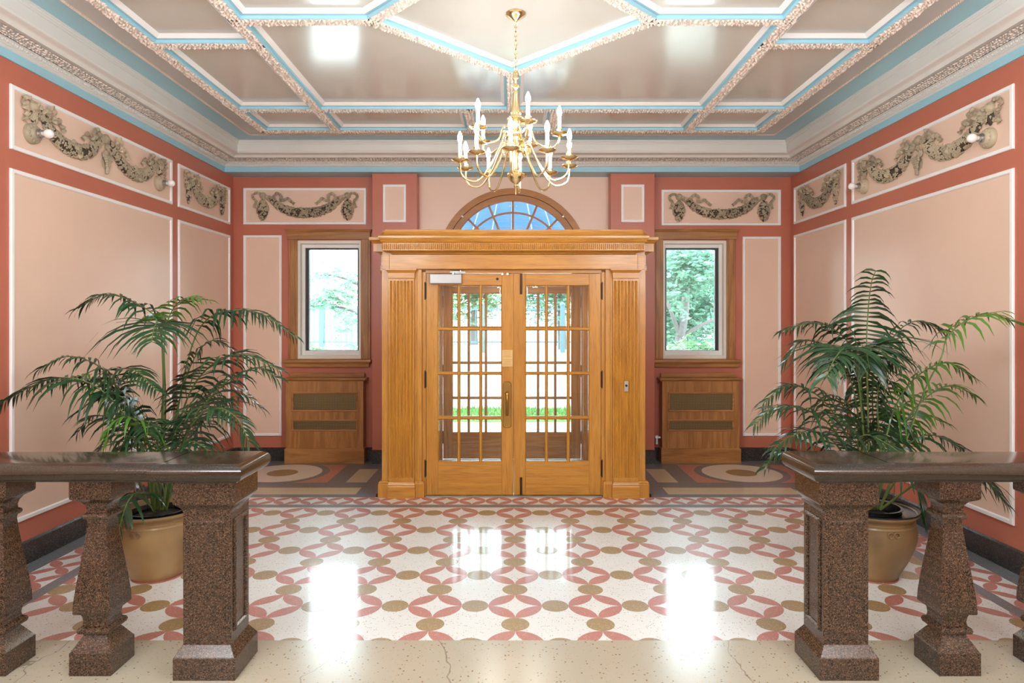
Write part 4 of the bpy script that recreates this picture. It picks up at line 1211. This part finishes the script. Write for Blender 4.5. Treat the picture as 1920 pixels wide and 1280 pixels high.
# ------------------------------------------------------------------ potted palms
def at(px, py, d):
    return Vector(((px-960)/F*d, d, CAMZ-(py-HY)/F*d))
def catmull(pts, n=8): return spline(pts, n)
def frond(plant, org, pts, t0, L, light, hint, droop):
    P = [Vector(p)-org for p in pts]
    cen = catmull(P, 8); n = len(cen)
    cl = [0.0]
    for i in range(1, n): cl.append(cl[-1]+(cen[i]-cen[i-1]).length)
    T = cl[-1]
    m_ = MB(); m_.tube(cen, [0.0065*(1-0.8*c/T)+0.0012 for c in cl], 5)
    mat = M['frond_light'] if light else M['frond']
    fr = m_.build('frond', M['stem'], plant, smooth=60)
    def pos(s_):
        for i in range(1, n):
            if cl[i] >= s_:
                f = (s_-cl[i-1])/max(1e-9, cl[i]-cl[i-1]); return cen[i-1].lerp(cen[i], f), (cen[i]-cen[i-1]).normalized()
        return cen[-1], (cen[-1]-cen[-2]).normalized()
    s0_ = t0*T; span = T-s0_; cnt = max(8, int(span/0.026))
    if hint is None:
        ch_ = cen[-1]-pos(s0_)[0]; ch_.z = 0
        if ch_.length < 1e-3: ch_ = Vector((1, 0, 0))
        hint = ch_.cross(Vector((0, 0, 1))).normalized()
    hint = Vector(hint); up = Vector((0, 0, 1)); vs, fs = [], []
    for i in range(cnt+1):
        x = i/cnt; p, t = pos(s0_+span*x)
        sd = (hint - t*hint.dot(t)).normalized(); nrm = sd.cross(t)
        if nrm.z < 0: nrm = -nrm
        prof = (0.55+0.45*math.sin(PI*min(1, x*1.25+0.12))) * (1.0-0.45*x)
        for sg in (-1, 1):
            ln = 1.5*L*prof*random.uniform(0.85, 1.12); fwd = (0.30+0.75*x)*(1-0.75*max(0, t.z))+random.uniform(-0.1, 0.1)
            d = (sd*sg + t*fwd + nrm*random.uniform(0.1, 0.45)).normalized()
            dr = (droop+0.25+0.35*max(0, t.z))*random.uniform(0.7, 1.3)
            w0 = 0.0096*(0.65+0.5*prof)
            wdir = (t - d*t.dot(d)).normalized()
            tw = random.uniform(-0.5, 0.5); b2 = d.cross(wdir); wdir = wdir*math.cos(tw)+b2*math.sin(tw)
            base = len(vs); sg_n = 4
            prev = p.copy(); dd = d.copy()
            for q in range(sg_n+1):
                y = q/sg_n
                c = prev
                hw = w0*(0.45, 1.0, 0.95, 0.6, 0.05)[q]
                vs.append(c-wdir*hw); vs.append(c+wdir*hw)
                dd = (dd - up*dr*(0.16, 0.32, 0.5, 0.6, 0.6)[q]).normalized()
                prev = c + dd*ln/sg_n
            for q in range(sg_n): fs.append((base+2*q, base+2*q+1, base+2*q+3, base+2*q+2))
    m_ = MB(); m_.add(vs, fs)
    o = m_.build('leaflets', mat, fr, recalc=False, smooth=60); o['kind'] = 'stuff'

def palm(cx_px, Y0, fronds, label, tray):
    org = Vector(((cx_px-960)/F*Y0, Y0, 0))
    t = thing('potted_palm', org, label, 'potted palm', 'palms in terracotta pots behind the balustrades')
    prof = [(0.145, 0), (0.150, 0.006), (0.165, 0.040), (0.200, 0.105), (0.236, 0.190), (0.252, 0.255), (0.252, 0.300), (0.244, 0.330), (0.246, 0.336), (0.240, 0.345), (0.242, 0.356), (0.236, 0.362), (0.238, 0.372), (0.252, 0.384), (0.264, 0.394), (0.266, 0.402), (0.260, 0.408), (0.246, 0.406), (0.236, 0.392), (0.230, 0.350), (0.225, 0.30)]
    m_ = MB(); m_.lathe(prof, (0, 0, 0), 48, cap1=True); pot = m_.build('pot', M['pot'], t, smooth=35)
    m_ = MB()
    for sg in (-1, 1):
        m_.tube([(0.016*math.cos(2*PI*i/12)+sg*0.018, -0.249-0.004, 0.315+0.016*math.sin(2*PI*i/12)) for i in range(13)], 0.004, 5)
    m_.build('stamped_loops', M['pot'], pot)
    m_ = MB(); m_.lathe([(0.226, 0.345), (0.15, 0.358), (0.05, 0.368), (0.005, 0.37)], (0, 0, 0), 24, cap0=False); m_.build('soil', M['soil'], t, smooth=60)
    m_ = MB(); m_.lathe([(0.15, 0.33), (0.168, 0.412), (0.176, 0.416), (0.176, 0.420), (0.162, 0.420), (0.150, 0.372)] if tray else [(0.15, 0.33), (0.160, 0.392), (0.166, 0.396), (0.156, 0.397), (0.148, 0.372)], (0.0, 0, 0), 30, cap0=False, cap1=False); m_.build('nursery_pot', M['liner'], t, smooth=40)
    if tray:
        m_ = MB(); m_.lathe([(0.240, 0.386), (0.268, 0.412), (0.264, 0.416), (0.235, 0.396), (0.17, 0.392)], (0, 0, 0), 40, cap0=False, cap1=False); m_.build('plastic_tray', M['liner'], t, smooth=40)
    for f in fronds:
        pts = [at(x, y, Y0+dz) for x, y, dz in f[0]]
        frond(t, org, pts, f[1], f[2], f[3], f[4], f[5])
    return t
D = 0.45
LF = [
 ([(292,955,0),(303,800,0),(306,680,.05),(296,605,.05),(262,572,.05),(200,552,0),(145,578,-.05)], .66, .25, 0, None, .5),
 ([(298,955,.05),(310,780,.1),(308,650,.15),(318,592,.15),(345,560,.12),(388,562,.1)], .70, .22, 1, None, .45),
 ([(296,955,-.05),(306,780,-.05),(304,650,-.05),(297,610,-.15),(290,612,-.32),(284,640,-.5)], .76, .30, 0, (1,0,0), .55),
 ([(305,955,.05),(335,760,.15),(358,655,.2),(385,602,.2),(430,582,.2),(490,588,.15),(552,630,.1)], .62, .22, 0, None, .75),
 ([(308,955,.1),(330,780,.2),(352,700,.25),(375,655,.3),(400,638,.3),(428,650,.3)], .50, .26, 0, None, .45),
 ([(310,955,0),(335,800,0),(365,720,0),(410,675,-.05),(460,665,-.1),(522,692,-.15)], .48, .27, 0, None, .5),
 ([(312,955,0),(345,820,-.05),(390,750,-.1),(440,705,-.15),(485,690,-.2),(516,706,-.2)], .42, .26, 0, None, .5),
 ([(312,955,-.1),(335,850,-.2),(372,780,-.3),(410,765,-.35),(445,785,-.4),(466,825,-.4)], .38, .27, 0, None, .55),
 ([(312,955,.1),(340,850,.2),(390,780,.25),(430,748,.3),(460,742,.3),(488,762,.3)], .42, .25, 0, None, .5),
 ([(290,955,0),(272,830,-.05),(235,750,-.1),(190,690,-.15),(130,668,-.2),(76,690,-.25)], .48, .26, 0, None, .6),
 ([(288,955,-.1),(265,840,-.2),(220,760,-.25),(160,715,-.3),(90,712,-.3),(6,752,-.3)], .46, .26, 0, None, .7),
 ([(290,955,.1),(262,830,.1),(222,740,.05),(216,700,-.05),(250,692,-.15),(292,730,-.25)], .55, .22, 0, None, .6),
 ([(288,955,0),(270,870,.05),(235,800,.1),(195,780,.1),(165,785,.1),(145,812,.1)], .45, .22, 0, None, .5),
 ([(290,955,-.15),(285,860,-.3),(265,800,-.4),(238,782,-.45),(212,792,-.5),(200,820,-.5)], .52, .24, 1, None, .6),
 ([(300,955,-.1),(290,890,-.25),(260,830,-.35),(220,815,-.4),(190,840,-.4)], .40, .24, 0, None, .55),
 ([(300,955,.15),(285,880,.3),(240,830,.35),(200,835,.35),(175,850,.3)], .40, .24, 0, None, .5),
 ([(305,955,-.15),(318,880,-.3),(345,830,-.35),(378,835,-.4),(400,860,-.4)], .40, .24, 0, None, .5),
 ([(290,960,-.1),(262,925,-.2),(240,940,-.3),(222,995,-.35)], .35, .18, 0, None, .5),
 ([(285,955,0),(255,900,-.05),(225,900,-.1),(205,925,-.1)], .35, .2, 0, None, .5),
 ([(300,955,0),(285,850,-.1),(255,780,-.15),(225,742,-.2),(190,740,-.2),(150,770,-.2)], .45, .25, 0, None, .55),
 ([(292,955,.2),(275,860,.3),(240,770,.35),(190,725,.35),(150,705,.3),(110,720,.3)], .5, .22, 1, None, .5),
 ([(306,955,.2),(322,860,.3),(350,790,.35),(385,745,.35),(420,720,.35),(452,730,.35)], .45, .26, 0, None, .5),
 ([(300,955,-.05),(300,860,-.1),(288,800,-.2),(280,790,-.35),(276,815,-.5)], .5, .24, 0, (1,0,0), .5),
]
RF = [
 ([(1630,955,.05),(1628,780,.05),(1625,650,.05),(1628,580,.05),(1634,530,0),(1642,508,-.03)], .66, .30, 0, (1,0,0), .55),
 ([(1624,955,.1),(1618,780,.15),(1608,680,.15),(1580,630,.15),(1530,605,.15),(1466,620,.1)], .55, .26, 0, None, .5),
 ([(1622,955,.2),(1612,800,.25),(1590,700,.3),(1545,650,.3),(1502,640,.3),(1470,680,.3)], .5, .25, 0, None, .5),
 ([(1636,955,.1),(1645,780,.15),(1652,690,.2),(1672,635,.2),(1715,602,.2),(1766,618,.15)], .52, .28, 0, None, .55),
 ([(1650,955,-.1),(1690,850,-.15),(1735,730,-.15),(1765,670,-.15),(1775,635,-.15),(1805,605,-.18),(1855,588,-.2),(1914,608,-.28)], .70, .24, 1, None, .4),
 ([(1640,955,-.05),(1655,850,-.1),(1680,760,-.1),(1720,705,-.15),(1775,680,-.2),(1822,706,-.2)], .48, .27, 1, None, .5),
 ([(1642,955,.05),(1665,860,.1),(1705,780,.1),(1750,735,.1),(1790,722,.1),(1824,740,.1)], .5, .24, 1, None, .5),
 ([(1628,955,-.1),(1618,800,-.15),(1606,690,-.2),(1590,652,-.3),(1568,668,-.5),(1550,705,-.6)], .60, .32, 0, None, .6),
 ([(1632,955,-.1),(1628,800,-.15),(1625,690,-.2),(1622,655,-.3),(1624,660,-.45),(1630,690,-.55)], .68, .32, 0, (1,0,0), .65),
 ([(1622,955,0),(1600,850,0),(1560,770,0),(1515,730,0),(1470,725,0),(1432,755,-.05)], .46, .26, 0, None, .5),
 ([(1620,955,-.1),(1595,860,-.15),(1550,790,-.2),(1500,765,-.25),(1450,765,-.25),(1416,795,-.3)], .44, .26, 0, None, .5),
 ([(1622,955,-.1),(1600,890,-.2),(1565,830,-.25),(1520,808,-.3),(1480,820,-.35),(1450,842,-.35)], .44, .25, 0, None, .5),
 ([(1640,955,0),(1665,880,0),(1700,835,0),(1745,815,0),(1802,838,0)], .42, .25, 0, None, .6),
 ([(1628,955,-.1),(1620,880,-.25),(1608,830,-.35),(1625,815,-.4),(1660,830,-.45),(1690,850,-.5)], .45, .26, 0, None, .6),
 ([(1638,955,0),(1650,860,0),(1645,760,0),(1650,720,0),(1665,712,0),(1690,735,0)], .42, .26, 0, None, .5),
 ([(1630,955,.2),(1600,860,.3),(1590,780,.35),(1560,740,.35),(1530,760,.35)], .42, .26, 0, None, .5),
 ([(1618,955,-.1),(1570,900,-.15),(1500,855,-.2),(1458,850,-.2),(1434,876,-.2)], .5, .18, 0, None, .5),
 ([(1645,955,-.05),(1690,890,-.1),(1716,905,-.15),(1730,975,-.15)], .35, .22, 0, None, .5),
 ([(1650,955,-.1),(1740,895,-.15),(1830,888,-.2),(1882,940,-.25)], .5, .24, 0, None, .6),
 ([(1632,955,.1),(1638,830,.15),(1636,740,.2),(1640,690,.2),(1655,672,.2),(1684,690,.2)], .42, .26, 0, None, .45),
 ([(1630,955,.15),(1622,840,.2),(1612,750,.25),(1590,700,.3),(1560,690,.3)], .4, .26, 0, None, .45),
 ([(1640,955,.1),(1660,860,.2),(1690,800,.25),(1725,775,.25),(1765,790,.25)], .42, .24, 1, None, .5),
]
palm(296, 4.05, LF, 'wide spreading palm in a terracotta pot, its long frond reaching to the left edge', False)
palm(1632, 4.05, RF, 'palm in a terracotta pot with one upright frond and a bright green arching frond', True)

# ------------------------------------------------------------------ outside
GZ = -0.30
mb = MB(); mb.box(-60, YB+TH+0.05, GZ-0.2, 60, 70, GZ)
tag(mb.build('ground', M['concrete']), 'pale pavement and street outside the doors', kind='structure')
mb = MB(); mb.box(-60, 14.6, GZ, 60, 17.5, GZ+0.01)
tag(mb.build('road', M['asphalt']), 'pale road across the front of the building', kind='structure')
mb = MB(); mb.loft([[(-60, 18.6, GZ), (-60, 19.2, 0.62), (-60, 70, 0.9), (-60, 70, GZ)], [(60, 18.6, GZ), (60, 19.2, 0.62), (60, 70, 0.9), (60, 70, GZ)]])
tag(mb.build('bank', M['lawn']), 'raised pale bank behind the iron fence', kind='structure')
# grass verge
mb = MB()
mb.box(-2.2, 12.2, GZ, 2.2, 13.9, GZ+0.03, 1)
for i in range(4500):
    x, y = random.uniform(-2.1, 2.1), random.uniform(12.2, 13.9); h = random.uniform(0.06, 0.16); a = random.uniform(0, PI); dx, dy = 0.012*math.cos(a), 0.012*math.sin(a)
    mb.add([(x-dx, y-dy, GZ+0.02), (x+dx, y+dy, GZ+0.02), (x+random.uniform(-.05, .05), y+random.uniform(-.05, .05), GZ+h)], [(0, 1, 2)])
tag(mb.build('grass', [M['grass'], M['grass']], recalc=False), 'strip of green grass beyond the street doors', 'grass', kind='stuff')
# iron fence
fn = thing('iron_fence', (0, 19.6, 0.64), 'tall iron picket fence along the lawn across the road', 'fence')
for x in [-10.49+2.4*i for i in range(9)]:
    m_ = MB(); m_.box(x-0.07, -0.07, 0, x+0.07, 0.07, 1.42); m_.lathe([(0.09, 1.42), (0.09, 1.46), (0.02, 1.52)], (x, 0, 0), 8); m_.build('post', M['fence'], fn)
for z in (0.32, 1.30):
    m_ = MB(); m_.box(-10.49, -0.02, z-0.025, 8.71, 0.02, z+0.025); m_.build('rail', M['fence'], fn)
m_ = MB(); m_.box(-0.012, -0.012, 0.2, 0.012, 0.012, 1.40); pk = m_.build('picket', M['fence'], fn, loc=(-10.1, 0, 0))
for i in range(1, 118):
    o = pk.copy(); col.objects.link(o); o.location = (-10.1+i*0.161, 0, 0)
# pale buildings
def building(x0, x1, y0, y1, h, label, wins):
    t = thing('apartment_building', ((x0+x1)/2, y0, 0.6), label, 'building', 'pale buildings beyond the fence'); ox = (x0+x1)/2
    m_ = MB(); m_.box(x0-ox, 0, 0, x1-ox, y1-y0, h); wl = m_.build('wall', M['pale_brick'], t)
    m_ = MB()
    for i in range(int(h/0.34)): m_.box(x0-ox, -0.012, i*0.34, x1-ox, 0, i*0.34+0.30)
    m_.build('brick_course', M['pale_brick'], t)
    for wx, wz in wins:
        m_ = MB(); m_.frame(wx-0.5-ox, wz-0.8, wx+0.5-ox, wz+0.8, [(0, 0.02), (0, 0.08), (0.08, 0.08), (0.08, 0.02)]); m_.v = [(x, -y, z) for x, y, z in m_.v]; f_ = m_.build('window', M['vinyl'], t)
        m_ = MB(); m_.box(wx-0.42-ox, -0.03, wz-0.72, wx+0.42-ox, -0.013, wz+0.72); m_.build('pane', M['far_window'], f_)
    m_ = MB(); m_.box(x0-ox-0.2, -0.3, h, x1-ox+0.2, y1-y0, h+0.25); m_.build('roof', M['concrete'], t)
building(-16, -4.5, 32, 40, 9, 'pale brick building behind the fence in the window with the crank on its sill', [(-9.0, 4.9), (-12.5, 4.9), (-6.4, 4.9), (-12.5, 2.0)])
building(3, 15, 36, 44, 8, 'pale building behind the trees across the road', [(5, 2), (8, 2), (11, 2), (5, 5), (8, 5)])
# trees
def tree(name, label, base, trunk, leaves, mat, n, size, grp='trees outside the windows'):
    t = thing(name, base, label, 'tree', grp)
    b = Vector(base); m_ = MB()
    for pts, r0, r1 in trunk:
        c = spline([Vector(p)-b for p in pts], 5); k = len(c)
        m_.tube(c, [r0+(r1-r0)*i/(k-1) for i in range(k)], 8)
    m_.build('trunk', M['bark'], t, smooth=60)
    rng = np.random.default_rng(abs(hash(label)) % 1000 if False else len(label)*13+n)
    vs, fs = [], []
    tot = sum(w_ for *_, w_ in leaves)
    for cx, cy, cz_, rx, ry, rz, w_ in leaves:
        m = int(n*w_/tot)
        # leaves gather in sprays
        ns = max(1, m//14)
        sp_ = rng.normal(size=(ns, 3)); sp_ /= np.linalg.norm(sp_, axis=1)[:, None]; sp_ *= (rng.random((ns, 1))**0.45)
        for q in range(ns):
            c0 = np.array([cx-b.x+sp_[q, 0]*rx, cy-b.y+sp_[q, 1]*ry, cz_-b.z+sp_[q, 2]*rz])
            dirv = rng.normal(size=3); dirv[2] = dirv[2]*0.4-0.3; dirv /= np.linalg.norm(dirv)
            side = np.cross(dirv, [0, 0, 1.0]); side /= np.linalg.norm(side)+1e-6
            for k in range(14):
                s_ = (k//2)*size*0.55; sg = 1 if k % 2 else -1
                p = c0+dirv*s_
                d = side*sg+dirv*0.6+rng.normal(size=3)*0.25; d /= np.linalg.norm(d)
                w2 = np.cross(d, rng.normal(size=3)); w2 /= np.linalg.norm(w2)+1e-6
                L = size*(0.7+0.6*rng.random()); i0 = len(vs)
                vs += [tuple(p), tuple(p+d*L*0.45+w2*L*0.22), tuple(p+d*L), tuple(p+d*L*0.45-w2*L*0.22)]
                fs.append((i0, i0+1, i0+2, i0+3))
    m_ = MB(); m_.add(vs, fs); o = m_.build('foliage', mat, t, recalc=False); o['kind'] = 'stuff'
tree('leafy_tree', 'forked tree whose foliage fills the window on the right', (3.62, 14, GZ),
     [([(3.62, 14, GZ), (3.58, 14, 0.6), (3.60, 14, 1.25)], 0.15, 0.12), ([(3.60, 14, 1.25), (3.70, 14, 1.9), (3.72, 14, 2.7), (3.66, 14, 4)], 0.10, 0.05),
      ([(3.60, 14, 1.25), (3.48, 14, 1.55), (3.35, 14, 1.9), (3.2, 14.1, 2.4)], 0.06, 0.025), ([(3.62, 14, 1.22), (3.9, 14, 1.42), (4.3, 14, 1.60), (4.9, 14, 1.8)], 0.055, 0.02),
      ([(3.71, 14, 2.2), (3.85, 14, 2.5), (4.05, 14, 2.95)], 0.05, 0.02)],
     [(3.8, 15.2, 2.4, 1.3, 0.9, 1.6, 8), (4.6, 16.4, 2.2, 1.2, 0.6, 1.5, 6), (3.9, 13.0, 2.75, 1.0, 0.4, 0.45, 1.2), (3.3, 13.2, 2.3, 0.5, 0.3, 0.5, .8)], M['tree_leaf2'], 26000, 0.11)
tree('leafy_tree', 'thin branched tree hanging leaves across the window with the fence', (-2.85, 13.5, GZ),
     [([(-2.85, 13.5, GZ), (-2.85, 13.5, 1.0), (-2.9, 13.5, 2.6), (-2.9, 13.5, 4)], 0.10, 0.05), ([(-2.9, 13.5, 1.6), (-3.5, 13.5, 1.85), (-4.2, 13.4, 1.9), (-4.7, 13.3, 2.1)], 0.03, 0.01), ([(-2.9, 13.5, 2.2), (-3.6, 13.5, 2.5), (-4.2, 13.4, 2.5), (-4.6, 13.3, 2.6)], 0.03, 0.01)],
     [(-3.5, 13.4, 2.1, 0.5, 0.3, 0.22, 1.2), (-3.9, 13.4, 2.0, 0.5, 0.3, 0.16, 1.2), (-3.35, 13.4, 1.62, 0.3, 0.3, 0.22, .9), (-3.55, 13.4, 1.35, 0.2, 0.3, 0.1, .3), (-3.6, 13.4, 2.55, 0.45, 0.3, 0.14, .8), (-3.25, 13.4, 1.05, 0.22, 0.2, 0.12, .4), (-3.3, 13.4, 2.4, 0.2, 0.3, 0.3, .5)], M['tree_leaf2'], 2300, 0.085)
tree('leafy_tree', 'broad tree across the road seen through the handled door', (-1.5, 26, 0.7),
     [([(-1.5, 26, 0.6), (-1.5, 26, 2.0), (-1.4, 26, 4)], 0.16, 0.08)], [(-1.5, 26, 3.0, 2.2, 1.2, 1.4, 1)], M['tree_leaf'], 9000, 0.16)
tree('leafy_tree', 'broad tree across the road seen through the bolted door', (1.7, 22, 0.7),
     [([(1.7, 22, 0.6), (1.65, 22, 2.0), (1.7, 22, 4)], 0.16, 0.08)], [(1.5, 22, 2.9, 2.2, 1.4, 1.3, 1)], M['tree_leaf2'], 9000, 0.16)
tree('round_bush', 'low bush under the window filled with tree foliage', (3.7, 12.6, GZ), [([(3.7, 12.6, GZ), (3.7, 12.6, 0.7)], 0.04, 0.02)], [(3.6, 12.6, 0.75, 1.3, 0.5, 0.50, 1)], M['tree_leaf'], 6000, 0.11)
tree('round_bush', 'low bush at the foot of the window with the fence', (-3.8, 12.4, GZ), [([(-3.8, 12.4, GZ), (-3.8, 12.4, 0.7)], 0.04, 0.02)], [(-3.7, 12.4, 1.0, 0.22, 0.25, 0.16, 1)], M['tree_leaf'], 500, 0.085)

# blue awning over the street doors
aw = thing('awning', (0, YB+TH+0.02, 1.95), 'blue ribbed awning over the street doors behind the fanlight', 'awning')
def awp(phi, s_):
    # s 0 at the apex on the wall, 1 at the rim
    R_ = 1.5; x = R_*math.cos(phi)*math.sin(s_*PI/2); y = R_*math.sin(phi)*math.sin(s_*PI/2); z = 1.45*math.cos(s_*PI/2)
    return (x, y, z)
mb = MB(); vs, fs = [], []
na, ns = 28, 10
for i in range(na+1):
    for j in range(ns+1): vs.append(awp(PI*i/na, j/ns))
for i in range(na):
    for j in range(ns): fs.append((i*(ns+1)+j, (i+1)*(ns+1)+j, (i+1)*(ns+1)+j+1, i*(ns+1)+j+1))
mb.add(vs, fs); mb.build('canvas', M['awning'], aw, recalc=False, smooth=60)
for i in range(na//2+1):
    mb = MB(); mb.tube([tuple(Vector(awp(PI*2*i/na, j/ns))*0.985) for j in range(ns+1)], 0.013, 5); mb.build('rib', M['awning_rib'], aw)
